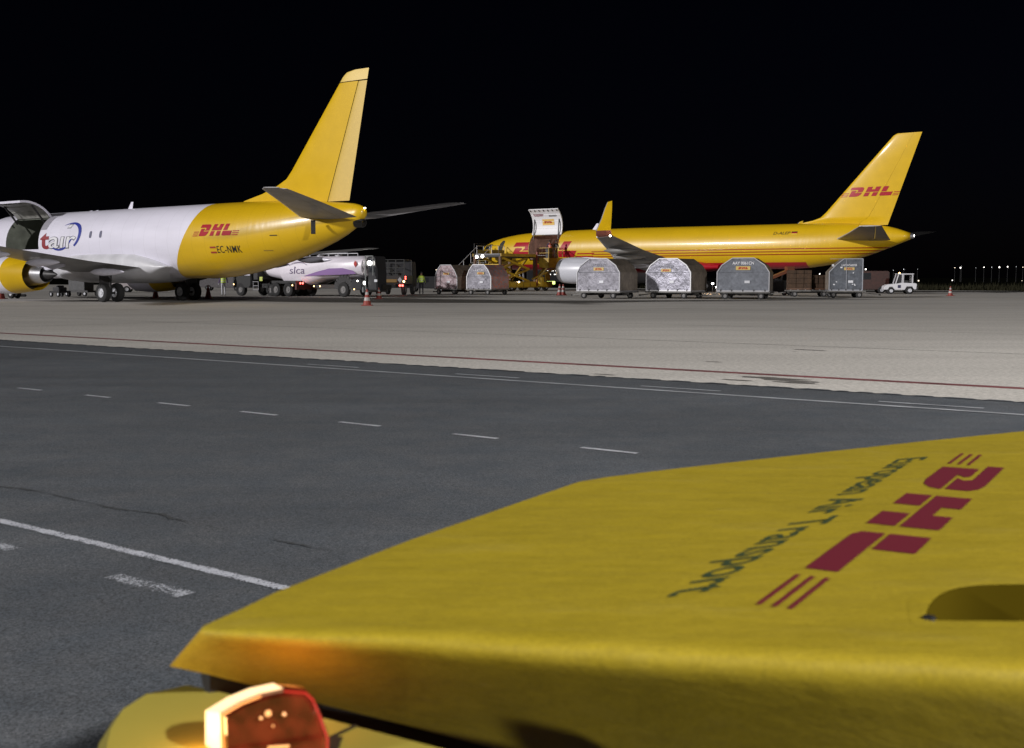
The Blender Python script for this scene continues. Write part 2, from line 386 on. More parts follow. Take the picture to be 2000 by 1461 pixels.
# ------------------------------------------------------------------ aircraft helpers (local: x = -aft, y = port, z = up)
def hermite(tab, x):
    n = len(tab)
    if x <= tab[0][0]: return tab[0][1:]
    if x >= tab[-1][0]: return tab[-1][1:]
    for i in range(n-1):
        if tab[i][0] <= x <= tab[i+1][0]: break
    x0, x1 = tab[i][0], tab[i+1][0]; h = x1 - x0; t = (x - x0)/h; out = []
    for j in range(1, len(tab[0])):
        def sl(a):
            if a <= 0: return (tab[1][j]-tab[0][j])/(tab[1][0]-tab[0][0])
            if a >= n-1: return (tab[-1][j]-tab[-2][j])/(tab[-1][0]-tab[-2][0])
            p = (tab[a][j]-tab[a-1][j])/(tab[a][0]-tab[a-1][0]); q = (tab[a+1][j]-tab[a][j])/(tab[a+1][0]-tab[a][0])
            return 0 if p*q <= 0 else 2*p*q/(p+q)
        y0, y1, m0, m1 = tab[i][j], tab[i+1][j], sl(i)*h, sl(i+1)*h
        out.append((2*t**3-3*t*t+1)*y0 + (t**3-2*t*t+t)*m0 + (-2*t**3+3*t*t)*y1 + (t**3-t*t)*m1)
    return out
def ring(tab, x, n=48, grow=1.0):
    zt, zb, w = hermite(tab, x); c = (zt+zb)/2; h = (zt-zb)/2*grow; w *= grow
    return [(-x, w*math.cos(2*PI*k/n), c + h*math.sin(2*PI*k/n)) for k in range(n)]
def ysurf(tab, x, z, off=.012):
    zt, zb, w = hermite(tab, x); c = (zt+zb)/2; h = (zt-zb)/2
    return w*math.sqrt(max(0, 1-((z-c)/h)**2)) + off
def fuselage(name, tab, xs, hole, m, parent, n=48):
    me = MB(); rings = [ring(tab, x, n) for x in xs]
    nn = len(xs); vs = [p for r in rings for p in r]; fs = []
    for j in range(nn-1):
        for k in range(n):
            mid = (xs[j]+xs[j+1])/2
            if hole and hole[0] < mid < hole[1]:
                a = (k+.5)*360/n; a = a-360 if a > 180 else a
                if hole[2] < a < hole[3]: continue
            fs.append((j*n+k, j*n+(k+1) % n, (j+1)*n+(k+1) % n, (j+1)*n+k))
    fs += [tuple(range(n-1, -1, -1)), tuple(range((nn-1)*n, nn*n))]
    me.add(vs, fs); o = me.build(name, m, parent, sm=False); smooth(o.data); return o
def hold(tab, x0, x1, m, parent):
    mb = MB(); xs = [x0-.9 + k*(x1-x0+1.8)/6 for k in range(7)]; n = 32
    rings = [ring(tab, x, n, .955) for x in xs]; vs = [p for r in rings for p in r]; fs = []
    for j in range(6):
        for k in range(n):
            a = (k+.5)*360/n; a = a-360 if a > 180 else a
            if -40 < a < 55: continue
            fs.append((j*n+k, j*n+(k+1) % n, (j+1)*n+(k+1) % n, (j+1)*n+k))
    fs += [tuple(range(n)), tuple(range(6*n, 7*n))]
    mb.add(vs, fs)
    zt, zb, w = hermite(tab, (x0+x1)/2); zf = zb + (zt-zb)*.30
    mb.box(-x1-.8, -x0+.8, -w*.9, w*.86, zf-.06, zf)
    mb.build('cargo_hold', m, parent); return zf
def airfoil(le, te, thick, nrm, n=9):
    le = Vector(le); te = Vector(te); nrm = Vector(nrm); up = []; dnn = []
    for k in range(n):
        t = (1 - math.cos(PI*k/(n-1)))/2
        th = thick*(1.48*math.sqrt(t) - .63*t - 1.76*t*t + 1.42*t**3 - .51*t**4)*.98 + .004
        p = le.lerp(te, t); up.append(p + nrm*th*.55); dnn.append(p - nrm*th*.45)
    return up + dnn[::-1][1:-1]
def surf(name, secs, nrm, m, parent, label=None):
    mb = MB(); mb.loft([airfoil(a, b, t, nrm) for a, b, t in secs])
    o = mb.build(name, m, parent, sm=True); o.data.set_sharp_from_angle(angle=math.radians(50))
    if label: o['label'] = label
    return o
def surf_cut(name, secs, nrm, m, parent, f0, f1, n=12):
    '''the part of a lifting surface between chord fractions f0 and f1, keeping the true section thickness'''
    nrm = Vector(nrm); rings = []
    for le, te, thick in secs:
        le = Vector(le); te = Vector(te); up = []; dw = []
        for k in range(n):
            u = (1 - math.cos(PI*k/(n-1)))/2 if f0 == 0 else k/(n-1); t = f0 + (f1-f0)*u
            th = thick*(1.48*math.sqrt(t) - .63*t - 1.76*t*t + 1.42*t**3 - .51*t**4)*.98 + .004
            p = le.lerp(te, t); up.append(p + nrm*th*.55); dw.append(p - nrm*th*.45)
        rings.append(up + dw[::-1])
    mb = MB(); mb.loft(rings); o = mb.build(name, m, parent, sm=True, weld=True); o.data.set_sharp_from_angle(angle=math.radians(50)); return o
def A3(x, y, z): return (-x, y, z)
def sub(secs, f0, f1, thk=1.0):                 # a chordwise slice of a lifting surface
    out = []
    for a, b, t in secs:
        a = Vector(a); b = Vector(b); out.append((a.lerp(b, f0), a.lerp(b, f1), t*thk))
    return out
def wheel(parent, c, r, w, name='wheel', hub=M_hub, axis=(0, 1, 0)):
    c = Vector(c); a = Vector(axis).normalized(); mb = MB()
    mb.lathe(c - a*w/2, a, [(0.02*w, r*.52), (0, r*.60), (.0, r*.85), (w*.12, r*.97), (w*.3, r), (w*.7, r), (w*.88, r*.97), (w, r*.85), (w, r*.60), (w*.98, r*.52)], 20)
    t = mb.build(name, M_rub, parent, sm=True)
    h = MB(); h.lathe(c - a*w*.5, a, [(.12*w, .001), (.10*w, r*.18), (.2*w, r*.22), (.22*w, r*.42), (.05*w, r*.54), (.95*w, r*.54), (.78*w, r*.42), (.8*w, r*.22), (.9*w, r*.18), (.88*w, .001)], 16)
    h.build('hub', hub, t, sm=True); return t
def panel_lines(g, v, step=1.02, dark=.86):
    fr = g.op('FRACT', g.op('DIVIDE', g.x, step)); ln = g.op('LESS_THAN', fr, .022/step)
    return g.op('MULTIPLY', v, g.op('SUBTRACT', 1.0, g.op('MULTIPLY', ln, 1-dark)))
def engine(parent, x0, y, z, r, ln, colors, plug=True):
    """turbofan: inlet at x0 aft; colors = [(fraction, material)] along the cowl"""
    o = (-x0, y, z); ax = (-1, 0, 0)
    prof = [(0.0, .86), (.02, .93), (.08, .985), (.22, 1.03), (.40, 1.04), (.6, 1.0), (.8, .93), (1.0, .84)]
    nac = None; cuts = [0.0] + [c[0] for c in colors]
    for i, (fe, m, nm) in enumerate(colors):
        f0 = cuts[i]; pts = [f0] + [p[0] for p in prof if f0 < p[0] < fe] + [fe]
        mb = MB(); mb.lathe(o, ax, [(f*ln, r*hermite(prof, f)[0]) for f in pts], 36)
        if i == len(colors)-1: mb.lathe(o, ax, [(ln, r*.84), (ln*.97, r*.80), (ln*.8, r*.80)], 36)
        if i == 0: mb.lathe(o, ax, [(0, r*.86), (.02*ln, r*.80), (.12*ln, r*.78), (.35*ln, r*.8)], 36)
        p = mb.build(nm, m, parent if nac is None else nac, sm=True)
        if nac is None: nac = p
    mb = MB(); mb.lathe(o, ax, [(.3*ln, .02*r), (.3*ln, .8*r)], 30); mb.build('fan', M_drk, nac)
    mb = MB(); mb.lathe(o, ax, [(.82*ln, .82*r), (.82*ln, .60*r)], 30); mb.build('bypass_duct', M_blk, nac)
    mb = MB(); mb.lathe(o, ax, [(.80*ln, .62*r), (1.0*ln, .56*r), (1.22*ln, .42*r), (1.20*ln, .37*r), (1.1*ln, .36*r)], 28); mb.build('core_cowl', M_alu, nac, sm=True)
    mb = MB(); mb.lathe(o, ax, [(1.1*ln, .30*r), (1.24*ln, .27*r), (1.40*ln, .10*r), (1.44*ln, .03*r)], 20); mb.build('exhaust_plug', M_drk, nac, sm=True)
    return nac

# ------------------------------------------------------------------ aircraft A: white and yellow twin jet, tail towards us
pa = Vector((-7.226, 54.732, 0)) + D*35
A = thing('cargo_airplane', 'white airplane with yellow tail section, its upper cargo door raised, nose away to the left', 'airplane', pa, HD)
TA = [(0, 2.75, 2.65, .05), (.5, 3.3, 2.2, .6), (1.3, 3.9, 1.8, 1.0), (2.3, 4.7, 1.5, 1.4), (3.5, 5.15, 1.35, 1.7), (5, 5.3, 1.3, 1.88), (21, 5.3, 1.3, 1.88),
      (24.5, 5.3, 1.32, 1.87), (26.9, 5.3, 1.55, 1.78), (28.9, 5.27, 1.92, 1.62), (30.8, 5.2, 2.4, 1.34), (33, 5.06, 3.07, .86), (34.5, 4.93, 3.72, .42), (35.0, 4.80, 4.08, .30), (35.2, 4.66, 4.3, .13)]
g = G('white_and_yellow_livery', rough=.36, coat=.25)
aft = g.op('MULTIPLY', g.x, -1.0); k = g.op('DIVIDE', g.op('SUBTRACT', 5.3, g.z), 4.0)
xb = g.op('SUBTRACT', 24.5, g.op('MULTIPLY', g.op('POWER', g.op('MAXIMUM', k, 0.0), 1.6), 2.5))
isy = g.op('GREATER_THAN', aft, xb); nz = g.noise(.9, 5, stretch=(.4, 1, 1.6)); belly = g.noise(2.0, 4, stretch=(.15, 1, 1))
v = g.op('MULTIPLY', g.rng(nz, .3, .7, .93, 1.03), 1.0); v = panel_lines(g, v)
dirt = g.op('MULTIPLY', g.rng(g.z, 2.3, 1.4), g.rng(belly, .35, .65))
g.col(g.scale(g.mix(g.op('MULTIPLY', dirt, .5), g.mix(isy, WHT, YEL), (.16, .14, .11)), v))
bz = g.noise(.8, 2, stretch=(2.2, .5, .6)); g.bump(bz, .35, .05)
MA_fus = g.m
xsA = [0, .12, .3, .5, .9, 1.3, 1.8, 2.3, 2.9, 3.5, 4.2, 5, 6.5, 7.4, 8.3, 9.2, 10.1, 11, 12.5, 14, 16, 18, 20, 21.5, 23, 24.5, 25.7, 26.9, 27.9, 28.9, 29.8, 30.8, 31.9, 33, 33.8, 34.5, 34.8, 35.0, 35.12, 35.2]
fa = fuselage('fuselage', TA, xsA, (6.5, 10.1, -7.5, 60), MA_fus, A)
hold(TA, 6.5, 10.1, M_liner, A)
# thick edge round the opening
def door_panel(tab, x0, x1, a0, a1, rot, thick, m_in, m_out, parent, nm='cargo_door'):
    zt, zb, w = hermite(tab, (x0+x1)/2); c = (zt+zb)/2; h = (zt-zb)/2
    P = lambda a, r: Vector((0, w*math.cos(a)*r, c + h*math.sin(a)*r))
    hinge = P(math.radians(a1), 1.0); Rm = Matrix.Rotation(rot, 3, 'X'); n = 12
    ang = [math.radians(a0 + (a1-a0)*k/n) for k in range(n+1)]
    def tr(p): return Rm @ (p - hinge) + hinge
    out = [tr(P(a, 1.0)) for a in ang]; inn = [tr(P(a, 1.0 - thick)) for a in ang]
    def shell(line, nm_, m, flip, par, th):
        mb = MB(); L0 = [Vector((-x0, p.y, p.z)) for p in line]; L1 = [Vector((-x1, p.y, p.z)) for p in line]
        q = len(line); mb.add(L0 + L1, [(k, k+1, q+k+1, q+k) for k in range(q-1)]); o = mb.build(nm_, m, par); smooth(o.data); return o
    mb = MB(); n1 = n+1
    for xx in (x0, x1):
        mb.add([Vector((-xx, p.y, p.z)) for p in out + inn], [(k, k+1, n1+k+1, n1+k) for k in range(n)])
    for k_ in (0, n):
        mb.add([Vector((-x0, out[k_].y, out[k_].z)), Vector((-x1, out[k_].y, out[k_].z)), Vector((-x1, inn[k_].y, inn[k_].z)), Vector((-x0, inn[k_].y, inn[k_].z))], [(0, 1, 2, 3)])
    mb.add([Vector((-xx, p.y, p.z)) for xx in (x0, x1) for p in out], [(k, k+1, n1+k+1, n1+k) for k in range(n)])
    d = mb.build(nm, m_out, parent)
    lin = shell(inn, 'door_lining', m_in, True, d, 0)
    # arms and latches
    for xx in (x0+.3, x1-.3):
        b = MB(); p = inn[int(n*.45)]; q = P(math.radians(a1-14), .93)
        b.bar((-xx, p.y, p.z), (-xx, q.y, q.z), .09); b.build('door_arm', M_drk, d)
    for k_ in range(7):
        xx = x0 + .2 + (x1-x0-.4)*k_/6; p = inn[0]; q = inn[1]; b = MB(); b.bar((-xx, p.y, p.z), (-xx, q.y, q.z), .07, .09); b.build('latch', M_drk, d)
    for k_ in (3, 6, 9):
        b = MB(); p = inn[k_]; b.bar((-x0-.05, p.y, p.z), (-x1+.05, p.y, p.z), .05, .06); b.build('rib', m_in, d)
    return d, inn
door_panel(TA, 6.5, 10.1, -7.5, 60, math.radians(88), .07, mat('door_lining', (.30, .30, .28), .55, var=.25, vscale=2), M_wht, A)
# belly fairing with rounded tail
mb = MB(); fr = []
for x, zt, zb, w in ((11.0, 2.3, 1.25, 1.5), (12.2, 2.75, 1.12, 1.88), (13.4, 2.92, 1.05, 2.04), (15, 2.95, 1.02, 2.1), (18, 2.95, 1.02, 2.1), (19.4, 2.88, 1.08, 2.09), (20.3, 2.66, 1.22, 2.05), (21.1, 2.38, 1.45, 1.98), (21.7, 2.14, 1.72, 1.88), (22.1, 1.98, 1.9, 1.78)):
    c = (zt+zb)/2; h = (zt-zb)/2; fr.append([(-x, w*math.copysign(abs(math.cos(t))**.6, math.cos(t)), c + h*math.copysign(abs(math.sin(t))**.75, math.sin(t))) for t in [2*PI*k/32 for k in range(32)]])
mb.loft(fr).build('belly_fairing', mat('belly_white', (.60, .60, .64), .4, var=.15, vscale=1.2, coat=.2), A, sm=True)
# fin, rudder
def A_le(z):
    if 6.6 < z <= 11.0: return 30.05 + (z-6.6)*(33.85-30.05)/4.4
    return hermite([(5.0, 26.0), (5.35, 26.5), (5.66, 27.93), (6.33, 29.76), (6.6, 30.05), (8.96, 32.06), (11.0, 33.85), (11.18, 34.1), (11.26, 34.6)], z)[0]
def A_hg(z): return 32.62 + (z-5.0)*(34.86-32.62)/(10.75-5.0)
def A_te(z): return 34.15 + (z-5.0)*(35.56-34.15)/(6.26)
zs = [5.0, 5.35, 5.66, 6.0, 6.33, 6.7, 7.5, 8.96, 10.0, 10.72]
th = lambda z: .10 if z < 5.5 else (.14 + (z-5.5)*.20 if z < 6.6 else .40 - (z-6.6)*.055)
surf('fin', [(A3(A_le(z), 0, z), A3(A_hg(z), 0, z), th(z)) for z in zs], (0, 1, 0), M_yel, A)
surf('fin_cap', [(A3(A_le(z), 0, z), A3(A_te(z), 0, z), .17 - .2*(z-10.76)) for z in (10.76, 11.0, 11.18, 11.26)], (0, 1, 0), mat('fin_cap_yellow', (.70, .50, .12), .4), A)
M_rud = mat('rudder_pale_yellow', (.60, .41, .075), .5, var=.05)
surf('rudder', [(A3(A_hg(z)+.04, 0, z), A3(A_te(z), 0, z), .26 - (z-5)*.026) for z in (5.08, 6.5, 8, 9.5, 10.25, 10.70)], (0, 1, 0), M_rud, A)
# tail planes
M_tail = mat('tail_grey', (.31, .30, .31), .5, var=.2, vscale=1.2)
for sgn, nm in ((1, 'tail_plane'), (-1, 'tail_plane')):
    secs = [(A3(31.6, sgn*.7, 4.28), A3(35.35, sgn*.7, 4.22), .40), (A3(33.3, sgn*3.4, 4.75), A3(35.95, sgn*3.4, 4.70), .28), (A3(34.95, sgn*6.15, 5.22), A3(36.5, sgn*6.15, 5.16), .17), (A3(35.25, sgn*6.35, 5.26), A3(36.55, sgn*6.35, 5.2), .07)]
    tp = surf_cut(nm, secs, (0, -.17*sgn, 1), M_tail, A, 0, .717)
    surf_cut('elevator', secs[:3], (0, -.17*sgn, 1), M_tail, tp, .723, 1.0)
    surf('leading_edge', [(Vector(a) + Vector((.03, 0, 0)), Vector(a).lerp(Vector(b), .10), t*.52) for a, b, t in secs], (0, -.17*sgn, 1), M_lgry, tp)
MB().bar(A3(33.05, 1.35, 4.10), A3(33.2, 1.5, 3.45), .22, .07).build('static_fin', M_drk, A)
mb = MB(); mb.lathe((-34.7, 0, 4.05), (-1, 0, -.25), [(0, .30), (.42, .20), (.43, .16), (.1, .12)], 20); mb.build('exhaust_pipe', M_drk, A, sm=True)
MB().tube(A3(35.2, .05, 4.68), A3(35.28, .05, 4.68), .025).build('tail_lamp', M_lampw, A)
# wings
WA = lambda s: [(A3(12.6, s*1.2, 1.75), A3(20.3, s*1.2, 1.80), .95), (A3(14.9, s*5.0, 2.2), A3(20.05, s*5.0, 2.22), .60), (A3(18.2, s*10, 2.75), A3(21.2, s*10, 2.78), .36), (A3(21.1, s*14.4, 3.22), A3(22.7, s*14.4, 3.24), .2)]
for s in (1, -1):
    w = surf('wing', WA(s), (0, -.1*s, 1), M_gry, A)
    surf('slat', [(Vector(a) + Vector((.05, 0, 0)), Vector(a).lerp(Vector(b), .09), t*.55) for a, b, t in WA(s)], (0, -.1*s, 1), M_lgry, w)
    for yy, xt, zz in ((3.6, 20.15, 1.95), (7.6, 20.6, 2.42), (10.6, 21.3, 2.76)):
        m = MB(); m.lathe(A3(xt-2.2, s*yy, zz-.30), A3(1, 0, .05*0), [(0, .02), (.5, .16), (1.2, .21), (2.2, .17), (2.9, .07), (3.1, .01)], 12); m.build('flap_fairing', M_wht, w, sm=True)
    nac = engine(A, 10.25, s*4.83, 1.52, 1.05, 4.5, [(.55, M_wht, 'engine'), (1.0, M_yel, 'rear_cowl')])
    p = MB(); p.loft([[A3(x, s*4.83 + d*t, z) for d, z in ((-1, z0), (1, z0), (1, z1), (-1, z1))] for x, z0, z1, t in ((11.3, 2.45, 2.6, .05), (12.5, 2.3, 2.62, .2), (14.5, 1.95, 2.5, .22), (16.0, 1.75, 2.3, .16), (17.5, 1.95, 2.2, .05))])
    p.build('pylon', M_wht, w, sm=False, bevel=.03)
# landing gear
for s in (1, -1):
    m = MB(); m.tube(A3(18.3, s*2.62, .5), A3(18.2, s*2.62, 1.9), .11); m.tube(A3(18.3, s*2.1, .5), A3(18.3, s*3.14, .5), .07); m.bar(A3(18.3, s*2.62, .7), A3(17.4, s*1.9, 1.7), .08)
    m.bar(A3(18.3, s*3.0, .9), A3(18.3, s*3.0, 1.75), .55, .04)
    gr = m.build('main_gear', M_drk, A)
    for q in (-.43, .43): wheel(gr, A3(18.3, s*2.62 + q, .52), .52, .38)
m = MB(); m.tube(A3(4.0, 0, .34), A3(3.9, 0, 1.6), .09); m.bar(A3(4, 0, .7), A3(3.1, 0, 1.5), .07); gr = m.build('nose_gear', M_lgry, A)
for q in (-.2, .2): wheel(gr, A3(4.0, q, .34), .34, .2)
MB().bar(A3(3.4, .35, 1.25), A3(4.6, .35, 1.25), .03, .5).build('gear_door', M_wht, A)
# dorsal antennas, exit windows
for x, h_ in ((16.6, .42), (13.2, .06), (12.6, .06)):
    MB().loft([[A3(x+a, b, 5.27) for a, b in ((-.22, 0), (0, .03), (.22, 0), (0, -.03))], [A3(x+a+.22, b, 5.27+h_) for a, b in ((-.1, 0), (0, .015), (.1, 0), (0, -.015))]]).build('antenna', M_wht, A)
def side_poly(tab, polys, dx=.5, dz=.2, off=.012):
    bm = flat_bm(polys); slice_bm(bm, dx, dz); return bm, (lambda x, z: (-x, ysurf(tab, x, z, off), z))
for x in (15.39, 16.37):
    pts = [(x + .115*math.copysign(abs(math.cos(t))**.6, math.cos(t)), 3.80 + .20*math.copysign(abs(math.sin(t))**.6, math.sin(t))) for t in [2*PI*k/20 for k in range(20)]]
    bm, f = side_poly(TA, [pts]); decal('window', bm, f, mat('window_shade', (.19, .19, .26), .15), A)
def put_logo(tab, parent, x0, z0, h, kx=1.0, lab='red stylised three-letter logo with stripes', off=.012, stripes=STRIPES, nm='logo', m=M_red, skip=None, base=LOGO):
    polys = slanted(base + stripes)
    bm = flat_bm([[(x0 + a*h*kx, z0 + b*h) for a, b in p] for p in polys]); slice_bm(bm, .35, .16)
    if skip:
        for xc in skip: bmesh.ops.bisect_plane(bm, geom=bm.verts[:] + bm.edges[:] + bm.faces[:], plane_co=(xc, 0, 0), plane_no=(1, 0, 0))
        bmesh.ops.delete(bm, geom=[f_ for f_ in bm.faces if skip[0] < f_.calc_center_median().x < skip[1]], context='FACES')
        if not bm.faces: bm.free(); return None
    return decal(nm, bm, lambda x, z: (-x, ysurf(tab, x, z, off), z), m, parent, lab)
put_logo(TA, A, 25.05, 3.50, .60, kx=.86)
def put_text(tab, parent, body, x0, x1, z0, h, m, nm='lettering', bold=0.0, off=.012, lab=None, sp=1.0, shear=0.0):
    bm = fit_text(text_bm(body, h, bold, sp, shear), x1-x0); slice_bm(bm, .4, .16)
    return decal(nm, bm, lambda x, z: (-(x+x0), ysurf(tab, x+x0, z+z0, off), z+z0), m, parent, lab)
put_text(TA, A, 'EC-NMK', 26.35, 28.05, 2.62, .36, M_blk, 'registration', .002, lab='black registration EC-NMK', sp=1.12)
for z in (2.60, 2.86):
    bm, f = side_poly(TA, [[(25.85, z), (26.27, z), (26.27, z+.09), (25.85, z+.09)]]); decal('flag_stripe', bm, f, mat('flag_red', (.30, .03, .02), .5), A)
for z, x0, x1, m in ((3.42, 30.05, 30.5, M_blk), (2.68, 29.4, 29.95, mat('grime', (.30, .20, .03), .6))):
    bm, f = side_poly(TA, [[(x0, z), (x1, z), (x1, z+.045), (x0, z+.045)]]); decal('placard', bm, f, m, A)
put_text(TA, A, 't', 10.30, 11.25, 3.08, 1.05, mat('maroon_decal', (.24, .012, .02), .5), 'lettering', .03, lab='dark red letter t')
o_dk = mat('grey_outline', (.10, .10, .13), .5)
put_text(TA, A, 'aır', 11.14, 14.02, 3.08, .98, o_dk, 'lettering_outline', .030, .010, lab='grey outline of the letters air', shear=.12)
put_text(TA, A, 'aır', 11.18, 13.98, 3.10, .96, mat('white_decal', (.72, .72, .76), .4), 'lettering', .004, .018, lab='white letters air with thin outline', shear=.12)
def arc_band(cx, cz, rx, rz, a0, a1, w0, w1, wm, tilt=0.0, n=26):
    out = []; inn = []
    for k in range(n+1):
        t = k/n; a = math.radians(a0 + (a1-a0)*t); w = (w0*(1-t) + w1*t) + wm*math.sin(PI*t)
        c, s_ = math.cos(a), math.sin(a)
        for lst, f in ((out, 1.0), (inn, 1.0 - w)):
            x, z = c*rx*f, s_*rz*f; lst.append((cx + x*math.cos(tilt) - z*math.sin(tilt), cz + x*math.sin(tilt) + z*math.cos(tilt)))
    return out + inn[::-1]
M_blue = mat('blue_decal', (.025, .04, .30), .4)
for args in ((13.1, 3.75, 1.35, .80, 112, -62, .02, .14, .12, .15), (12.35, 3.45, 1.0, .52, 205, 330, .06, .08, .14, .1)):
    bm, f = side_poly(TA, [arc_band(*args)]); decal('swoosh', bm, f, M_blue, A, 'dark blue curved swoosh')
bm, f = side_poly(TA, [[(13.0, 3.25), (13.25, 3.25), (13.72, 3.70), (13.55, 3.75)]]); decal('swoosh', bm, f, M_blue, A, 'short dark blue stroke')
for off_, e_, m_ in ((.012, .0, o_dk), (.018, .035, _mats['white_decal'])):
    bm, f = side_poly(TA, [[(12.85+e_, 4.22+e_), (12.98+e_, 4.46-e_), (13.36-e_, 4.46-e_), (13.23-e_, 4.22+e_)]], off=off_); decal('lettering', bm, f, m_, A)
bm, f = side_poly(TA, [[(10.1, 4.2), (10.72, 4.2), (10.85, 5.0), (10.1, 5.0)]]); decal('door_surround', bm, f, mat('grey_patch', (.30, .29, .34), .5), A)

# ------------------------------------------------------------------ aircraft B: yellow freighter
pb = Vector((17.015, 109.91, 0)) + D*25
B = thing('cargo_airplane', 'all yellow airplane with red belly, white cargo door standing open above its front fuselage', 'airplane', pb, HD)
TB = [(0, 4.25, 3.75, .05), (.25, 4.65, 3.3, .5), (.9, 5.02, 2.95, .95), (2.0, 5.40, 2.5, 1.35), (3.86, 5.78, 2.2, 1.7), (6, 6.02, 2.12, 1.85), (9.86, 6.18, 2.1, 1.88), (19, 6.27, 2.1, 1.88),
      (28, 6.24, 2.1, 1.88), (36, 6.22, 2.14, 1.86), (40.2, 6.15, 2.62, 1.55), (42.9, 5.97, 3.32, 1.1), (44.5, 5.75, 3.9, .8), (46.35, 5.15, 4.63, .3)]
g = G('yellow_and_red_livery', rough=.40, coat=.16)
aft = g.op('MULTIPLY', g.x, -1.0)
isr = g.op('LESS_THAN', g.z, 2.72)
def band(lo, hi): return g.op('MULTIPLY', g.op('GREATER_THAN', g.z, lo), g.op('LESS_THAN', g.z, hi))
st = g.op('ADD', g.op('ADD', band(3.37, 3.47), band(3.62, 3.72)), band(3.87, 3.97))
st = g.op('MULTIPLY', st, g.op('MULTIPLY', g.op('GREATER_THAN', aft, 15.2), g.op('GREATER_THAN', g.y, 0.0)))
tailend = g.op('MULTIPLY', g.op('GREATER_THAN', aft, 37.5), isr); isr = g.op('SUBTRACT', isr, tailend)
nz = g.noise(.7, 5, stretch=(.4, 1, 1.6)); v = panel_lines(g, g.rng(nz, .3, .7, .93, 1.04), 1.5)
c = g.mix(isr, YEL, (.40, .010, .022)); c = g.mix(st, c, (.30, .045, .003))
g.col(g.scale(c, v)); g.bump(g.noise(.7, 2, stretch=(2.5, .5, .6)), .3, .05); MB_fus = g.m
xsB = [0, .12, .25, .5, .9, 1.4, 2.0, 2.9, 3.86, 5, 6, 7.4, 8.3, 9.2, 10.1, 11.1, 12.5, 14, 16, 19, 22, 25, 28, 31, 34, 36, 37.4, 38.8, 40.2, 41.6, 42.9, 43.7, 44.5, 45.2, 45.8, 46.35]
fuselage('fuselage', TB, xsB, (7.4, 11.1, -30, 52.5), MB_fus, B)
hold(TB, 7.4, 11.1, M_liner2, B)
dB, inn = door_panel(TB, 7.4, 11.1, -34, 52.5, math.radians(157), .06, mat('door_white', (.78, .77, .80), .5), mat('door_edge', (.70, .70, .72), .5), B)
# artwork on the lining of the raised door
def on_lining(inn, x0, x1, u0, u1, v0, v1, bm, nm, m, par, off=.02, lab=None):
    n = len(inn)-1
    def f(a, b):
        x = x0 + (x1-x0)*(u0 + (u1-u0)*a); t = (v0 + (v1-v0)*b); t = (1-t)*n; i = min(int(t), n-1); fr_ = t - i
        p = inn[i].lerp(inn[i+1], fr_); q = (inn[i+1]-inn[i]).normalized(); nr = Vector((0, q.z, -q.y));
        if nr.y < 0: nr = -nr
        p = p + nr*off; return (-x, p.y, p.z)
    return decal(nm, bm, f, m, par, lab)
bm = flat_bm([[(0, 0), (1, 0), (1, 1), (0, 1)]]); slice_bm(bm, .25, .25); on_lining(inn, 7.4, 11.1, .34, .74, .36, .58, bm, 'logo_plate', mat('plate_yellow', (.75, .48, .12), .5), dB)
bm = flat_bm([[((a+.6)/6.6, (b+.9)/2.8) for a, b in p] for p in slanted(LOGO)]); slice_bm(bm, .2, .2); on_lining(inn, 7.4, 11.1, .36, .74, .36, .58, bm, 'logo', M_red, dB, .035, 'small red three-letter logo')
bm = flat_bm([[(0, .6), (.1, .1), (.4, 0), (.85, .05), (1, .6), (.95, 1), (0, 1)]]); on_lining(inn, 7.4, 11.1, .08, .44, .70, .79, bm, 'placard', mat('maroon_plate', (.22, .04, .06), .6), dB, .02)
for vv in (.68, .72):
    bm = flat_bm([[(0, 0), (1, 0), (1, 1), (0, 1)]]); on_lining(inn, 7.4, 11.1, .60, .86, vv, vv+.022, bm, 'placard', M_blk, dB)
for p_ in LOGO + [[(a, v_), (a, v_+.07), (b, v_+.07), (b, v_)] for a, b in ((4.74, 5.9),) for v_ in (.0, .17)]:
    put_logo(TB, B, 5.05, 3.42, 1.62, kx=1.07, lab=None, stripes=[p_], skip=(7.36, 11.14), nm='logo_letter', base=[])
put_text(TB, B, 'D-ALEP', 34.5, 36.1, 5.22, .26, M_blk, 'registration', .004, lab='black registration D-ALEP', shear=.2)
for z, m in ((5.38, M_blk), (5.29, M_redp), (5.20, mat('flag_gold', (.7, .5, .05), .5))):
    bm, f = side_poly(TB, [[(36.2, z), (36.75, z), (36.75, z+.09), (36.2, z+.09)]]); decal('flag_stripe', bm, f, m, B)
# dark patch painted for the shaded passenger doorway; windscreen
bm, f = side_poly(TB, [[(3.02, 3.72), (3.72, 3.72), (3.95, 5.10), (3.85, 5.28), (3.55, 5.28), (3.35, 5.0)]], .3, .15); decal('dark_doorway', bm, f, mat('doorway_dark', (.03, .03, .025), .8), B)
for a, b, c_, d_ in ((.75, 1.25, 4.35, 4.85), (1.3, 1.85, 4.40, 4.92)):
    bm, f = side_poly(TB, [[(a, c_), (b, c_), (b+.3, d_), (a+.25, d_)]], .2, .15); decal('cockpit_window', bm, f, M_glass, B)
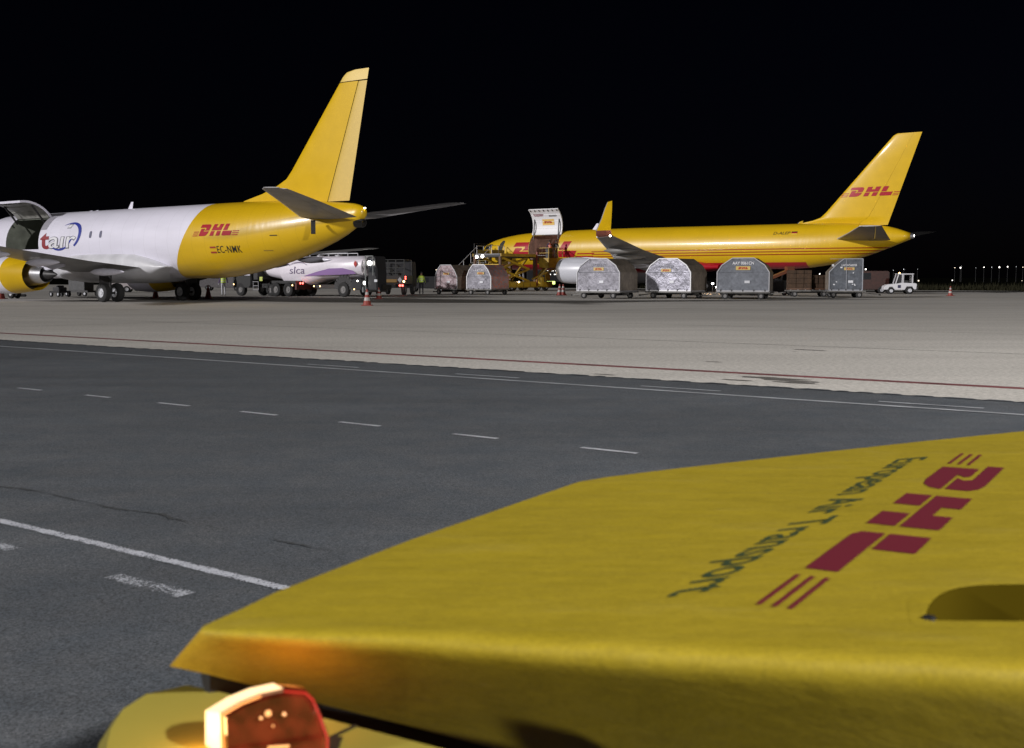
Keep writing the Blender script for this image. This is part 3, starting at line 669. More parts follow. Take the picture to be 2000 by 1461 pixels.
# fin
def B_le(z):
    if 7.2 < z <= 13.55: return 38.85 + (z-7.2)*(44.66-38.85)/6.35
    return hermite([(5.9, 35.3), (6.26, 36.5), (6.58, 38.08), (7.2, 38.85), (13.55, 44.66), (13.67, 44.95)], z)[0]
def B_te(z): return 44.3 + (z-5.8)*(47.03-44.3)/(13.67-5.8)
zs = [5.9, 6.26, 6.45, 6.7, 7.2, 7.98, 9.5, 11.5, 13.5, 13.66]
secs = [(A3(B_le(z), 0, z), A3(B_te(z), 0, z), (.07 if z < 6.4 else .60 - (z-6.4)*.052) if z < 13.6 else .1) for z in zs]
surf_cut('fin', secs, (0, 1, 0), M_yel, B, 0, .698)
surf_cut('rudder', secs, (0, 1, 0), M_yel, B, .701, 1.0)
polys = slanted(LOGO + [[(a, v), (a, v + .07), (b, v + .07), (b, v)] for a, b in ((-.95, -.16), (4.76, 5.35)) for v in (.0, .165, .33)])
bm = flat_bm([[(40.85 + a*.80, 8.43 + b*.80) for a, b in p] for p in polys]); slice_bm(bm, .3, 0)
def finy(x, z):
    le, te = B_le(z), B_te(z); t = min(max((x-le)/(te-le), 0), 1); tt = t; thk = .60 - (z-6.4)*.052
    th_ = thk*(1.48*math.sqrt(tt) - .63*tt - 1.76*tt*tt + 1.42*tt**3 - .51*tt**4)*.98
    return th_*.55 + .025
decal('logo', bm, lambda x, z: (-x, finy(x, z), z), M_red, B, 'red three-letter logo with stripes across the fin')
for s in (1, -1):
    secs = [(A3(40.0, s*.9, 4.66), A3(44.9, s*.9, 4.55), .5), (A3(42.4, s*4.3, 5.1), A3(45.6, s*4.3, 5.05), .34), (A3(44.5, s*7.5, 5.52), A3(46.3, s*7.5, 5.5), .18)]
    tp = surf_cut('tail_plane', secs, (0, -.13*s, 1), M_gry, B, 0, .717)
    surf_cut('elevator', secs, (0, -.13*s, 1), M_gry, tp, .722, 1.0)
    surf('leading_edge', [(Vector(a) + Vector((.03, 0, 0)), Vector(a).lerp(Vector(b), .09), t*.52) for a, b, t in secs], (0, -.13*s, 1), M_lgry, tp)
mb = MB(); mb.lathe((-46.3, 0, 4.89), (-1, 0, 0), [(0, .26), (.3, .2), (.31, .15), (.1, .1)], 18); mb.build('exhaust_pipe', M_alu, B, sm=True)
MB().tube(A3(46.6, 0, 4.95), A3(46.66, 0, 4.95), .03).build('tail_lamp', M_lampw, B)
WB = lambda s: [(A3(17.6, s*1.2, 2.3), A3(27.0, s*1.2, 2.45), 1.1), (A3(21.0, s*6.5, 2.72), A3(26.8, s*6.5, 2.95), .62), (A3(23.9, s*12.5, 3.55), A3(27.3, s*12.5, 3.72), .40), (A3(26.3, s*18.6, 4.70), A3(27.9, s*18.6, 4.75), .22)]
for s in (1, -1):
    w = surf('wing', WB(s), (0, -.12*s, 1), M_gry, B)
    surf('slat', [(Vector(a) + Vector((.06, 0, 0)), Vector(a).lerp(Vector(b), .13), t*.6) for a, b, t in WB(s)], (0, -.12*s, 1), M_lgry, w)
    wl_ = [(A3(26.3, s*18.6, 4.70), A3(27.9, s*18.6, 4.75), .18), (A3(26.42, s*18.95, 4.86), A3(27.92, s*18.95, 4.9), .16), (A3(26.6, s*19.2, 5.2), A3(28.0, s*19.2, 5.2), .13), (A3(27.35, s*19.6, 6.1), A3(28.3, s*19.6, 6.1), .1), (A3(27.85, s*19.85, 6.95), A3(28.5, s*19.85, 6.95), .08), (A3(28.22, s*20.05, 7.42), A3(28.62, s*20.05, 7.52), .05)]
    surf('winglet_root', wl_[:3], (0, -.5*s, .8), mat('winglet_brown', (.22, .07, .05), .5), w)
    wn_ = surf('winglet', wl_[2:], (0, -.95*s, .3), M_yel, w)
    surf('winglet_edge', [(Vector(a) + Vector((.05, 0, -.02)), Vector(a).lerp(Vector(b), .07), t*.9) for a, b, t in wl_[2:]], (0, -.95*s, .3), M_lgry, wn_)
    for yy, xt, zz in ((4.2, 24.6, 2.55), (8.6, 25.2, 3.12), (11.6, 26.2, 3.5), (14.8, 27.2, 4.0)):
        m = MB(); m.lathe(A3(xt-2.6, s*yy, zz-.34), A3(1, 0, 0), [(0, .02), (.6, .2), (1.5, .26), (2.5, .2), (3.2, .08), (3.5, .01)], 12); m.build('flap_fairing', M_gry, w, sm=True)
    nac = engine(B, 14.7, s*6.5, 2.02, 1.24, 5.6, [(.10, M_alu, 'engine'), (1.0, mat('nacelle_grey', (.56, .57, .63), .35, coat=.3), 'rear_cowl')])
    p = MB(); p.loft([[A3(x, s*6.5 + d*t, z) for d, z in ((-1, z0), (1, z0), (1, z1), (-1, z1))] for x, z0, z1, t in ((15.6, 3.0, 3.2, .05), (17.5, 2.6, 3.3, .28), (20.5, 2.35, 3.12, .32), (22.5, 2.2, 2.8, .25), (24.5, 2.3, 2.5, .06))])
    p.build('pylon', mat('nacelle_grey', (.56, .57, .63)), w, bevel=.03)
    m = MB(); m.tube(A3(24.9, s*3.66, .6), A3(24.7, s*3.66, 2.5), .16); m.bar(A3(24.2, s*3.66, .58), A3(25.6, s*3.66, .58), .14); m.bar(A3(24.9, s*3.66, .9), A3(23.9, s*2.4, 2.3), .1)
    m.bar(A3(24.9, s*4.1, 1.0), A3(24.9, s*4.1, 2.4), .9, .05)
    gr = m.build('main_gear', M_drk, B)
    for dx in (-.58, .58):
        for q in (-.43, .43): wheel(gr, A3(24.9+dx, s*3.66+q, .52), .52, .36)
MB().lathe(A3(28.0, 19.2, 4.74), (0, 1, 0), [(0, .01), (.02, .05), (.08, .075), (.14, .05), (.16, .01)], 12).build('navigation_lamp', mat('nav_lamp', (1, 1, 1), emit=(1, .86, .6), estr=28), B)
m = MB(); m.tube(A3(5.5, 0, .45), A3(5.3, 0, 2.3), .11); m.bar(A3(5.5, 0, .8), A3(4.5, 0, 2.2), .08); gr = m.build('nose_gear', M_lgry, B)
for q in (-.22, .22): wheel(gr, A3(5.5, q, .4), .4, .22)
mb = MB(); fr = []
for x, zt, zb, w in ((13.5, 2.8, 2.05, 1.5), (15.5, 3.0, 1.85, 2.0), (18, 3.05, 1.8, 2.15), (24, 3.05, 1.8, 2.15), (27, 2.9, 1.9, 2.0), (29, 2.6, 2.1, 1.5)):
    c = (zt+zb)/2; h = (zt-zb)/2; fr.append([(-x, w*math.copysign(abs(math.cos(t))**.6, math.cos(t)), c + h*math.copysign(abs(math.sin(t))**.75, math.sin(t))) for t in [2*PI*k/28 for k in range(28)]])
mb.loft(fr).build('belly_fairing', M_red, B, sm=True)
MB().loft([[A3(14.4+a, b, 6.2) for a, b in ((-.3, 0), (0, .04), (.3, 0), (0, -.04))], [A3(14.75+a, b, 6.85) for a, b in ((-.12, 0), (0, .02), (.12, 0), (0, -.02))]]).build('antenna', M_wht, B)

# ------------------------------------------------------------------ dollies and air cargo containers
PORT = -N
def dolly(loc, rz, w, d, label, z=.48, barside=1):
    t = thing('cargo_dolly', label, 'dolly', loc, rz, 'flat cargo dollies standing on the apron')
    m = MB(); m.box(-w/2, w/2, -d/2, d/2, z-.10, z-.0)
    m.box(-w/2+.1, w/2-.1, -.12, .12, z-.22, z-.1); m.build('deck', M_dolly, t, bevel=.01)
    m = MB()
    for k in range(6): x = -w/2 + .25 + k*(w-.5)/5; m.tube((x, -d/2+.1, z+.005), (x, d/2-.1, z+.005), .025, n=6)
    m.build('roller', M_lgry, t)
    for sx in (-1, 1):
        m = MB(); m.bar((sx*w*.33, -d/2+.15, .24), (sx*w*.33, d/2-.15, .24), .07); m.box(sx*w*.33-.12, sx*w*.33+.12, -.2, .2, .24, z-.1)
        ax = m.build('axle', M_drk, t)
        for sy in (-1, 1): wheel(ax, (sx*w*.33, sy*(d/2-.12), .21), .21, .14, hub=M_hubd)
    m = MB(); e = barside*w/2; m.bar((e, 0, z-.16), (e+barside*1.0, .0, z-.28), .06); m.tube((e+barside*1.0, -.06, z-.28), (e+barside*1.12, .0, z-.28), .05)
    m.build('tow_bar', M_dolly, t); return t
def face_uv(w, y):           # text reads towards -x when looking at the +y face
    return lambda a, b: (-a, y, b)
PROF = [(-1.59, 0), (-1.59, 1.18), (-1.30, 1.62), (-.66, 2.05), (.66, 2.05), (1.30, 1.62), (1.59, 1.18), (1.59, 0)]
def foil(name, col, bump, metal=.55, rough=.38, var=.3, warm=None):
    if name in _mats: return _mats[name]
    g = G(name, rough=rough, coat=0.0); g.b.inputs['Metallic'].default_value = metal
    n = g.noise(1.5, 4, rough=.6); n2 = g.noise(6, 5, rough=.7)
    vv = g.op('MULTIPLY', g.rng(n, .3, .7, 1-var, 1+var), g.rng(n2, .3, .7, .78, 1.2))
    c = g.mix(g.rng(n2, .45, .62), col, warm) if warm else col
    g.col(g.scale(c, vv)); g.bump(g.op('ADD', n, g.op('MULTIPLY', n2, .35)), bump, .12); _mats[name] = g.m; return g.m
M_foil = foil('creased_aluminium', (.215, .21, .245), .30, metal=.25, rough=.5, var=.22); M_foil2 = foil('dull_aluminium', (.135, .145, .17), .12, metal=.2, rough=.6, var=.15)
M_foilp = foil('pinkish_aluminium', (.24, .17, .185), .25, metal=.2, rough=.55, warm=(.30, .255, .275)); M_side = foil('container_side', (.20, .17, .14), .1, metal=.2, rough=.6)
M_sider = foil('red_printed_side', (.38, .34, .38), .2, metal=.2, rough=.5, warm=(.55, .12, .06))
M_plate = mat('logo_plate_yellow', (.55, .40, .12), .5)
def container(loc, rz, label, face, prof=PROF, d=2.24, z=.50, code=None, side=None, rim=M_lgry, plate=(0, 1.42, 1.0), codecol=None, frame=False):
    t = thing('cargo_container', label, 'container', (loc[0], loc[1], z), rz, 'aluminium air cargo containers on dollies')
    m = MB(); m.loft([[(x, d/2 - .03, zz) for x, zz in prof], [(x, -d/2, zz) for x, zz in prof]]); m.build('shell', side or M_side, t)
    m = MB(); cx = sum(p[0] for p in prof)/len(prof)
    # front sheet: slightly dented, subdivided
    ps = [(cx + (x-cx)*.975, .03 + zz*.97) for x, zz in prof]
    bm = flat_bm([ps]); slice_bm(bm, .2, .2); rr = random.Random(label)
    for v in bm.verts:
        e = rr.uniform(-.012, .012); v.co = Vector((v.co.x, d/2 - .005 + e, v.co.y))
    me = bpy.data.meshes.new('front_panel'); bm.to_mesh(me); bm.free(); fp = link('front_panel', me, face, t, sm=True)
    for i in range(len(prof)):
        a, b = prof[i], prof[(i+1) % len(prof)]
        if i == len(prof)-1: m2 = MB(); m2.box(min(a[0], b[0]), max(a[0], b[0]), -d/2, d/2+.03, -.04, .05); m2.build('base_plate', rim, t); continue
        m2 = MB(); m2.bar((a[0], d/2, a[1]), (b[0], d/2, b[1]), .055, .07, up=(0, 1, 0)); m2.build('edge_frame', rim, t)
    if prof[0][1] == 0:
        m2 = MB(); hh = prof[1][1]; m2.bar((prof[0][0]*.98, d/2+.01, hh), (prof[-1][0]*.98, d/2+.01, hh), .03, .02); m2.build('seam', rim if frame else M_foil2, t)
    if frame:
        for xx in (0.02, ):
            MB().bar((xx, d/2+.015, .03), (xx, d/2+.015, prof[1][1]), .05, .03).build('door_post', rim, t)
        rr = random.Random(4)
        for k in range(9):
            x = rr.uniform(prof[0][0]+.15, prof[-1][0]-.15); zz = rr.uniform(.2, prof[1][1]-.15); a = rr.uniform(.04, .10)
            quad('sticker', [(x, d/2+.022, zz), (x+a*1.5, d/2+.022, zz), (x+a*1.5, d/2+.022, zz+a), (x, d/2+.022, zz+a)], M_hub, t)
    px, pz, k = plate
    quad('logo_plate', [(px+.42*k, d/2+.03, pz-.10*k), (px-.42*k, d/2+.03, pz-.10*k), (px-.42*k, d/2+.03, pz+.12*k), (px+.42*k, d/2+.03, pz+.12*k)], M_plate, t)
    bm = flat_bm([[(a*.12*k-.29*k, b*.13*k) for a, b in p] for p in slanted(LOGO)])
    decal('logo', bm, lambda a, b: (px - a, d/2+.036, pz - .055*k + b), M_red, t, 'small red three-letter logo')
    if code:
        bm = fit_text(text_bm(code, .17*k, .012), 1.25*k); decal('lettering', bm, lambda a, b: (px+.62*k - a, d/2+.034, pz+.22*k + b), codecol or mat('stencil_grey', (.70, .70, .74), .6), t)
    # gather straps and net hooks along the bottom edge
    for k_ in range(5):
        x = prof[0][0]*.85 + k_*(prof[-1][0]-prof[0][0])*.85/4
        MB().box(x-.03, x+.03, d/2+.02, d/2+.05, .0, .11).build('hook', M_drk, t)
    quad('label_card', [(-.10, d/2+.032, .50), (-.42, d/2+.032, .50), (-.42, d/2+.032, .66), (-.10, d/2+.032, .66)], M_hub, t)
    return t
def centre(u, v, w, d, rz, sx=1):
    c = at(u, v); X = Vector((math.cos(rz), math.sin(rz), 0)); Y = Vector((-X.y, X.x, 0)); return c - X*w/2*sx - Y*d/2
def pair(u, v, rz, label, dl, face, w=3.18, d=2.24, bs=1, **k):
    c = centre(u, v, w, d, rz); dolly(c, rz, w+.15, d+.1, dl, barside=bs); return container(c, rz, label, face, d=d, **k)
pair(1127, 583, HD, 'creased silver container nearest the yellow airplane engine', 'dolly under the creased silver container beside the airplane engine', M_foil, code='LAY 0200 DX', codecol=mat('stencil_faint', (.28, .28, .33), .6), plate=(-.05, 1.38, .9))
pair(1262, 583, HD, 'shiny bright-rimmed container with a diagonal shadow across its lower corner', 'dolly under the shiny container with the diagonal shadow', foil('shiny_aluminium', (.27, .265, .315), .45, metal=.35, rough=.42, var=.35), rim=mat('bright_rim', (.80, .80, .84), .4), code='LAY 0060 DX', codecol=mat('stencil_faint', (.28, .28, .33), .6), plate=(.15, 1.30, .85))
pair(1400, 584.5, math.radians(161), 'plain dull grey container with a light stencilled code over its yellow plate', 'dolly under the plain dull grey container', M_foil2, code='AAY 0061CN', plate=(.0, 1.42, 1.05))
HALF = [(-1.02, 0), (-1.02, 2.08), (.20, 2.08), (.62, 1.75), (1.12, 1.22), (1.12, 0)]
HALF = [(x, zz) for x, zz in HALF]
cpos = at(1657, 582) - Vector((0, -1.0, 0)); rz4 = math.radians(172)
dolly(cpos, rz4, 2.5, 2.1, 'dolly under the lopsided container with square lower door', barside=-1)
container(cpos, rz4, 'lopsided grey container, square framed door below and slanted top left', foil('dark_aluminium', (.085, .095, .115), .15, metal=.2, rough=.55), prof=HALF, d=1.9, code='UATW5600SR', plate=(-.15, 1.42, .8), frame=True, rim=mat('frame_light', (.30, .31, .35), .5))
SM = [(-1.13, 0), (-1.13, 1.0), (-.85, 1.52), (-.50, 1.92), (.55, 1.92), (.90, 1.52), (1.13, 1.0), (1.13, 0)]
ca = centre(850, 575, 2.26, 2.3, HD); dolly(ca, HD, 2.4, 2.4, 'dolly under the pinkish container left of the boarding stairs')
container(ca, HD, 'pinkish metal container leftmost of all containers', M_foilp, prof=SM, d=2.3, z=.42, plate=(-.05, 1.22, .7))
cb = centre(912, 576, 2.35, 2.3, HD); dolly(cb, HD, 2.5, 2.4, 'dolly under the silver container at the foot of the stairs')
container(cb, HD, 'silver container half in shadow at the foot of the boarding stairs', M_foil, prof=[(x*1.04, zz) for x, zz in SM], d=2.3, z=.42, side=M_sider, rim=mat('bright_rim', (.80, .80, .84), .4), plate=(-.2, 1.25, .8), code='LAY 0311')
# brown wrapped cargo on an open dolly
cw = at(1585, 580) + Vector((0, 1.1, 0)); dolly(cw, math.radians(172), 3.0, 2.0, 'empty-sided dolly carrying the brown wrapped pallets', barside=1)
M_pal = mat('brown_carton_shaded', (.06, .032, .016), .8, var=.35, vscale=5, bump=.3, bscale=8)  # brown darkened to stand in for shadow over the pallets
for lab, off, w, h in (('lower brown wrapped pallet beside the lopsided container', .85, 1.15, 1.0), ('taller brown wrapped pallet on the left half of the open dolly', -.62, 1.6, 1.35)):
    t = thing('wrapped_pallet', lab, 'pallet', cw + Vector((off, 0, .5)), math.radians(172), 'wrapped pallets on the open dolly')
    MB().box(-w/2, w/2, -.75, .75, 0, .12).build('pallet_base', M_brown, t)
    rr = random.Random(int(w*100)); zz = .12; 
    while zz < h:
        hh = min(rr.uniform(.28, .4), h-zz+.02); n = 3
        for i in range(n):
            a = -w/2 + i*w/n; MB().box(a+.01, a+w/n-.01, -.72+rr.uniform(0, .04), .74-rr.uniform(0, .05), zz+.005, zz+hh-.005).build('carton', M_pal, t, bevel=.015)
        zz += hh

# ------------------------------------------------------------------ people
def skinned(name, pts, edges, rad, m, parent, root=0, sub=1):
    me = bpy.data.meshes.new(name); me.from_pydata(pts, edges, []); o = link(name, me, m, parent)
    o.modifiers.new('skin', 'SKIN')
    for i, r in enumerate(rad): me.skin_vertices[0].data[i].radius = (r, r)
    me.skin_vertices[0].data[root].use_root = True
    s = o.modifiers.new('sub', 'SUBSURF'); s.levels = sub; s.render_levels = sub
    dg = bpy.context.evaluated_depsgraph_get(); me2 = bpy.data.meshes.new_from_object(o.evaluated_get(dg))
    o.modifiers.clear(); o.data = me2; smooth(me2); return o
def clothes(name, shirt, trousers, skin=(.36, .20, .14), boots=(.02, .02, .02)):
    if name in _mats: return _mats[name]
    g = G(name, rough=.8, coat=0); c = g.mix(g.op('GREATER_THAN', g.z, .10), boots, trousers); c = g.mix(g.op('GREATER_THAN', g.z, .93), c, shirt)
    hand = g.op('MULTIPLY', g.op('LESS_THAN', g.z, .80), g.op('GREATER_THAN', g.op('ABSOLUTE', g.x), .30)); c = g.mix(hand, c, skin)
    g.col(g.mix(g.op('GREATER_THAN', g.z, 1.50), c, skin)); _mats[name] = g.m; return g.m
def person(loc, rz, label, m, vest, stride=.12, armswing=.1, lean=0.0, scale=1.0, hair=M_blk):
    t = thing('person', label, 'person', loc, rz, None); t.scale = (scale,)*3
    P = [(0, 0, .95), (0, lean*.5, 1.15), (0, lean, 1.38), (0, lean*1.1, 1.50), (0, lean*1.15+.02, 1.60), (0, lean*1.2+.02, 1.72),
         (.10, 0, .90), (.11, stride, .50), (.12, stride*.8, .09), (.12, stride*.8+.14, .05),
         (-.10, 0, .90), (-.11, -stride*.4, .50), (-.12, -stride*1.3, .09), (-.12, -stride*1.3+.14, .05),
         (.20, lean, 1.40), (.27, lean-armswing*.5, 1.13), (.33, lean+armswing, .88), (.34, lean+armswing+.05, .78),
         (-.20, lean, 1.40), (-.27, lean+armswing*.4, 1.13), (-.34, lean+armswing*1.6, .90), (-.35, lean+armswing*1.9, .80)]
    E_ = [(0, 1), (1, 2), (2, 3), (3, 4), (4, 5), (0, 6), (6, 7), (7, 8), (8, 9), (0, 10), (10, 11), (11, 12), (12, 13), (2, 14), (14, 15), (15, 16), (16, 17), (2, 18), (18, 19), (19, 20), (20, 21)]
    Rr = [.13, .135, .15, .055, .095, .075, .09, .062, .045, .035, .09, .062, .045, .035, .065, .045, .033, .03, .065, .045, .033, .03]
    skinned('body', P, E_, Rr, m, t, 0, 1)
    mb = MB(); n = 16
    mb.loft([[(w*math.cos(2*PI*k/n), ly + dd*math.sin(2*PI*k/n), z) for k in range(n)] for z, w, dd, ly in ((.98, .175, .155, lean*.1), (1.15, .175, .15, lean*.5), (1.35, .20, .15, lean*.95), (1.45, .15, .11, lean*1.05))], cap=False)
    v = mb.build('vest', vest, t, sm=True)
    for z in (1.05, 1.2):
        mb = MB(); mb.loft([[(.180*math.cos(2*PI*k/n), lean*.4 + .158*math.sin(2*PI*k/n), zz) for k in range(n)] for zz in (z, z+.05)], cap=False); mb.build('reflective_band', M_hub, v)
    mb = MB(); mb.lathe((0, lean*1.2+.0, 1.64), (0, 0, 1), [(0, .095), (.06, .105), (.12, .09), (.165, .04), (.17, .005)], 14); mb.build('hair', hair, t, sm=True)
    MB().lathe((0, lean*1.2+.10, 1.66), (0, 1, -.3), [(0, .02), (.03, .012), (.035, .001)], 6).build('nose', m, t)
    return t
person(at(437, 578), math.radians(18), 'person in hi-vis top and pale trousers walking beside the airplane tail', clothes('pale_trousers', (.12, .07, .20), (.55, .56, .60)), M_hiv, .2, .12, scale=1.0)
person(at(823, 575), math.radians(180), 'person in green vest and dark trousers standing right of the trucks', clothes('dark_trousers', (.30, .38, .08), (.02, .02, .03)), M_hiv, .05, .05, scale=1.02)

# ------------------------------------------------------------------ cones
def cone(loc, label, h=.75, band=True, hat=False, tall=False):
    t = thing('traffic_cone', label, 'traffic cone', loc, 0, 'traffic cones on the apron'); r = h*.26
    MB().box(-r*1.25, r*1.25, -r*1.25, r*1.25, 0, .04).build('base', M_cone, t, bevel=.01)
    def rad(z): return r*(1 - z/h*.84)
    segs = [(0.04, .30*h, M_cone, 'cone'), (.30*h, .50*h, M_conew, 'band'), (.50*h, .66*h, M_cone, 'sleeve'), (.66*h, .82*h, M_conew, 'band'), (.82*h, h, M_cone, 'tip')]
    for a, b, m, nm in segs:
        mb = MB(); mb.lathe((0, 0, 0), (0, 0, 1), [(a, rad(a)), (b, rad(b))], 16); mb.build(nm, m if band else M_cone, t, sm=True)
    return t
cone(at(717, 597), 'tall red and white cone nearest the camera, in front of the trucks', .80)
cone(at(740, 584), 'red cone behind the tall cone, before the dark service truck', .72)
cone(at(304, 583), 'dark cone between the two main wheel sets of the white airplane', .85, band=False)
cone(at(407, 583), 'dark cone just right of the airplane rear main wheels', .85, band=False)
cone(at(3, 584), 'dark cone cut off by the picture edge near the nose wheels', .9, band=False)
cone(at(1093, 577), 'left one of two close red cones before the yellow airplane engine', .85)
cone(at(1100, 577), 'right one of two close red cones before the yellow airplane engine', .85)
cone(at(1856, 578), 'lone cone with pale bands right of the white tow tractor', .72)

# ------------------------------------------------------------------ generic vehicle bits
def lamp(name, p, r, m, parent, axis=(1, 0, 0)):
    mb = MB(); mb.lathe(p, axis, [(0, r), (.02, r*.9), (.04, r*.5), (.045, .001)], 12); return mb.build(name, m, parent, sm=True)
RZ_R = HD + PI                                             # heading right and towards the camera
# white tanker with lilac swoosh
M_tank = mat('tank_white', (.80, .75, .83), .35, coat=.3, var=.05); M_lil = mat('lilac_decal', (.24, .13, .34), .4); M_truck = mat('truck_near_black', (.014, .014, .018), .7)
T1 = thing('tanker_truck', 'white refuelling tanker with lilac swoosh and lit headlight facing right', 'truck', at(618, 579.5) + Vector((.3, 1.0, 0)), RZ_R)
def tank_ring(x, w, zt, zb, n=28): 
    c = (zt+zb)/2; h = (zt-zb)/2; return [(x, w*math.copysign(abs(math.cos(t))**.7, math.cos(t)), c + h*math.copysign(abs(math.sin(t))**.7, math.sin(t))) for t in [2*PI*k/n for k in range(n)]]
TK = [(-5.3, .95, 2.62, 1.55), (-5.1, 1.15, 2.78, 1.42), (-3.2, 1.22, 2.86, 1.15), (-2.9, 1.22, 2.86, .78), (-1.2, 1.22, 2.86, .72), (-.2, 1.22, 2.86, .85), (.9, 1.22, 2.86, 1.2), (4.4, 1.22, 2.84, 1.3), (4.85, 1.1, 2.72, 1.45), (4.95, .85, 2.5, 1.7)]
mb = MB(); mb.loft([tank_ring(*s_) for s_ in TK]); mb.build('tank', M_tank, T1, sm=True)
mb = MB(); mb.box(-4.8, 6.2, -.45, .45, .55, .85); mb.build('chassis', M_blk, T1)
for x in (-4.2, -3.0): 
    for sy in (-1, 1): wheel(T1, (x, sy*1.05, .5), .5, .32, hub=M_hubd)
for sy in (-1, 1): wheel(T1, (3.2, sy*1.08, .52), .52, .34, hub=M_hubd)
mb = MB(); pts = [(3.2 + .74*math.cos(t), .55 + .74*math.sin(t)) for t in [PI*k/10 for k in range(11)]]
for sy in (-1, 1):
    mb = MB()
    for k in range(10): mb.bar((pts[k][0], sy*1.1, pts[k][1]), (pts[k+1][0], sy*1.1, pts[k+1][1]), .5, .03, up=(0, 1, 0))
    mb.build('mudguard', M_drk, T1)
mb = MB(); pr = [(4.0, .5), (4.0, 1.25), (4.7, 1.28), (4.95, 1.2), (5.0, .5)]
mb.prism(pr, lambda a, b: (a, -1.22, b), (0, 2.44, 0)); cabT = mb.build('cab', M_truck, T1, bevel=.06)
MB().box(5.0, 5.12, -1.2, 1.2, .35, .70).build('bumper', mat('bumper_grey', (.14, .15, .16), .5), cabT)
for sy in (-1, 1): lamp('headlight', (5.01, sy*.95, .98), .12, M_lampw, cabT)
lamp('headlight', (4.6, -1.2, 1.12), .06, M_lampw, cabT, (0, -1, 0)); lamp('marker_lamp', (4.3, -1.23, .55), .04, M_lampo, cabT, (0, -1, 0))
mb = MB(); mb.prism([(5.25, .5), (5.25, 2.78), (6.0, 2.78), (6.1, 1.7), (6.1, .5)], lambda a, b: (a, -.9, b), (0, 1.0, 0)); cabU = mb.build('control_cab', M_truck, T1, bevel=.05)
quad('side_window', [(5.4, -.905, 1.7), (5.95, -.905, 1.7), (5.9, -.905, 2.6), (5.4, -.905, 2.6)], M_glass, cabU)
mb = MB(); mb.bar((5.2, -1.05, .5), (5.2, -1.05, 2.8), .06); mb.bar((5.9, -1.05, 2.8), (5.2, -1.05, 2.8), .06); mb.bar((5.9, -1.05, 1.5), (5.9, -1.05, 2.8), .05); mb.build('hand_rail', mat('rail_dim', (.16, .17, .17), .5), T1)
MB().lathe((5.62, -1.1, 2.32), (.1, -1, -.1), [(-.12, .08), (0, .17), (.03, .16), (.07, .001)], 14).build('work_lamp', M_lampw, T1, sm=True)
MB().box(5.95, 6.2, -1.0, -.93, 1.05, 1.22).build('sticker', M_hub, T1)
for x in (-2.2, .4, 1.0): lamp('side_lamp', (x, -1.25, .74), .045, M_lampo, T1, (0, -1, 0))
mb = MB()
for y in (-.5, .5):
    mb.bar((-4.6, y, 3.04), (3.0, y, 3.04), .05)
    for k in range(9): x = -4.6 + k*.95; mb.bar((x, y, 2.82), (x, y, 3.04), .035)
mb.build('top_rail', M_lgry, T1)
for k in range(4): MB().tube((-3.8 + k*1.8, 0, 2.8), (-3.8 + k*1.8, 0, 2.95), .26, n=14).build('hatch', M_lgry, T1)
side = lambda a, b: (a, -1.235, b)                          # starboard side, seen by the camera: reads towards +x
mb = flat_bm([[(-.7, 1.44), (.6, 1.74), (1.9, 1.98), (3.2, 2.0), (4.2, 1.82), (4.5, 1.6), (3.0, 1.55), (1.0, 1.50)]]); decal('swoosh', mb, side, M_lil, T1, 'lilac swoosh')
bm = fit_text(text_bm('slca', .52, -.004, shear=.1), 1.55); decal('lettering', bm, lambda a, b: (a - 2.1, -1.236, b + 1.62), mat('slate_decal', (.14, .10, .20), .4), T1, 'grey company lettering')
bm = flat_bm([[(-2.6, 2.48), (-2.45, 2.2), (-2.1, 2.28)]]); decal('bird_mark', bm, side, mat('slate_decal', (.14, .10, .20)), T1)
bm = flat_bm([arc_band(-1.2, 1.9, 1.1, .55, 35, 150, .02, .02, .06)]); decal('arc_mark', bm, side, mat('slate_decal', (.14, .10, .20)), T1)
quad('hazard_diamond', [side(4.25, 2.28), side(4.42, 2.52), side(4.6, 2.28), side(4.42, 2.04)], M_redp, T1)
# black tractor unit
T2 = thing('tractor_truck', 'black tractor truck with red tail lights and white bonnet corner under the airplane tail', 'truck', at(528, 578.5) + Vector((0, .9, 0)), HD)
mb = MB(); mb.box(-3.6, 3.0, -.45, .45, .6, .9); mb.box(-3.5, -1.0, -1.0, 1.0, .92, 1.12); mb.build('chassis', M_blk, T2)
mb = MB(); pr = [(1.0, .8), (1.0, 2.4), (2.4, 2.4), (2.75, 1.6), (3.0, 1.5), (3.0, .6), (1.2, .6)]; mb.prism(pr, lambda a, b: (a, -1.2, b), (0, 2.4, 0)); cb2 = mb.build('cab', M_blk, T2, bevel=.05)
quad('side_window', [(1.3, 1.21, 1.6), (2.5, 1.21, 1.6), (2.3, 1.21, 2.25), (1.3, 1.21, 2.25)], M_glass, cb2)
MB().box(1.05, 1.9, 1.2, 1.24, 1.5, 1.95).build('door_sign', M_wht, cb2); MB().box(.5, .98, -1.0, 1.0, 1.2, 2.2).build('side_box', M_drk, T2)
mb = MB(); 
for z in (.45, .75, 1.05): mb.bar((.25, 1.15, z), (.8, 1.15, z), .03)
for x in (.25, .8): mb.bar((x, 1.15, .45), (x, 1.15, 1.1), .03)
mb.build('step_ladder', M_lgry, T2)
for x in (2.2, -1.6, -2.9):
    for sy in (-1, 1): wheel(T2, (x, sy*1.05, .5), .5, .34, hub=M_hubd)
MB().box(-3.75, -3.6, -1.15, 1.15, .5, .95).build('bumper', mat('dark_red_bumper', (.10, .02, .02), .5), T2)
for y in (.55, .78, -.55, -.78): lamp('tail_light', (-3.75, y, .95), .075, M_lampr, T2, (-1, 0, 0))
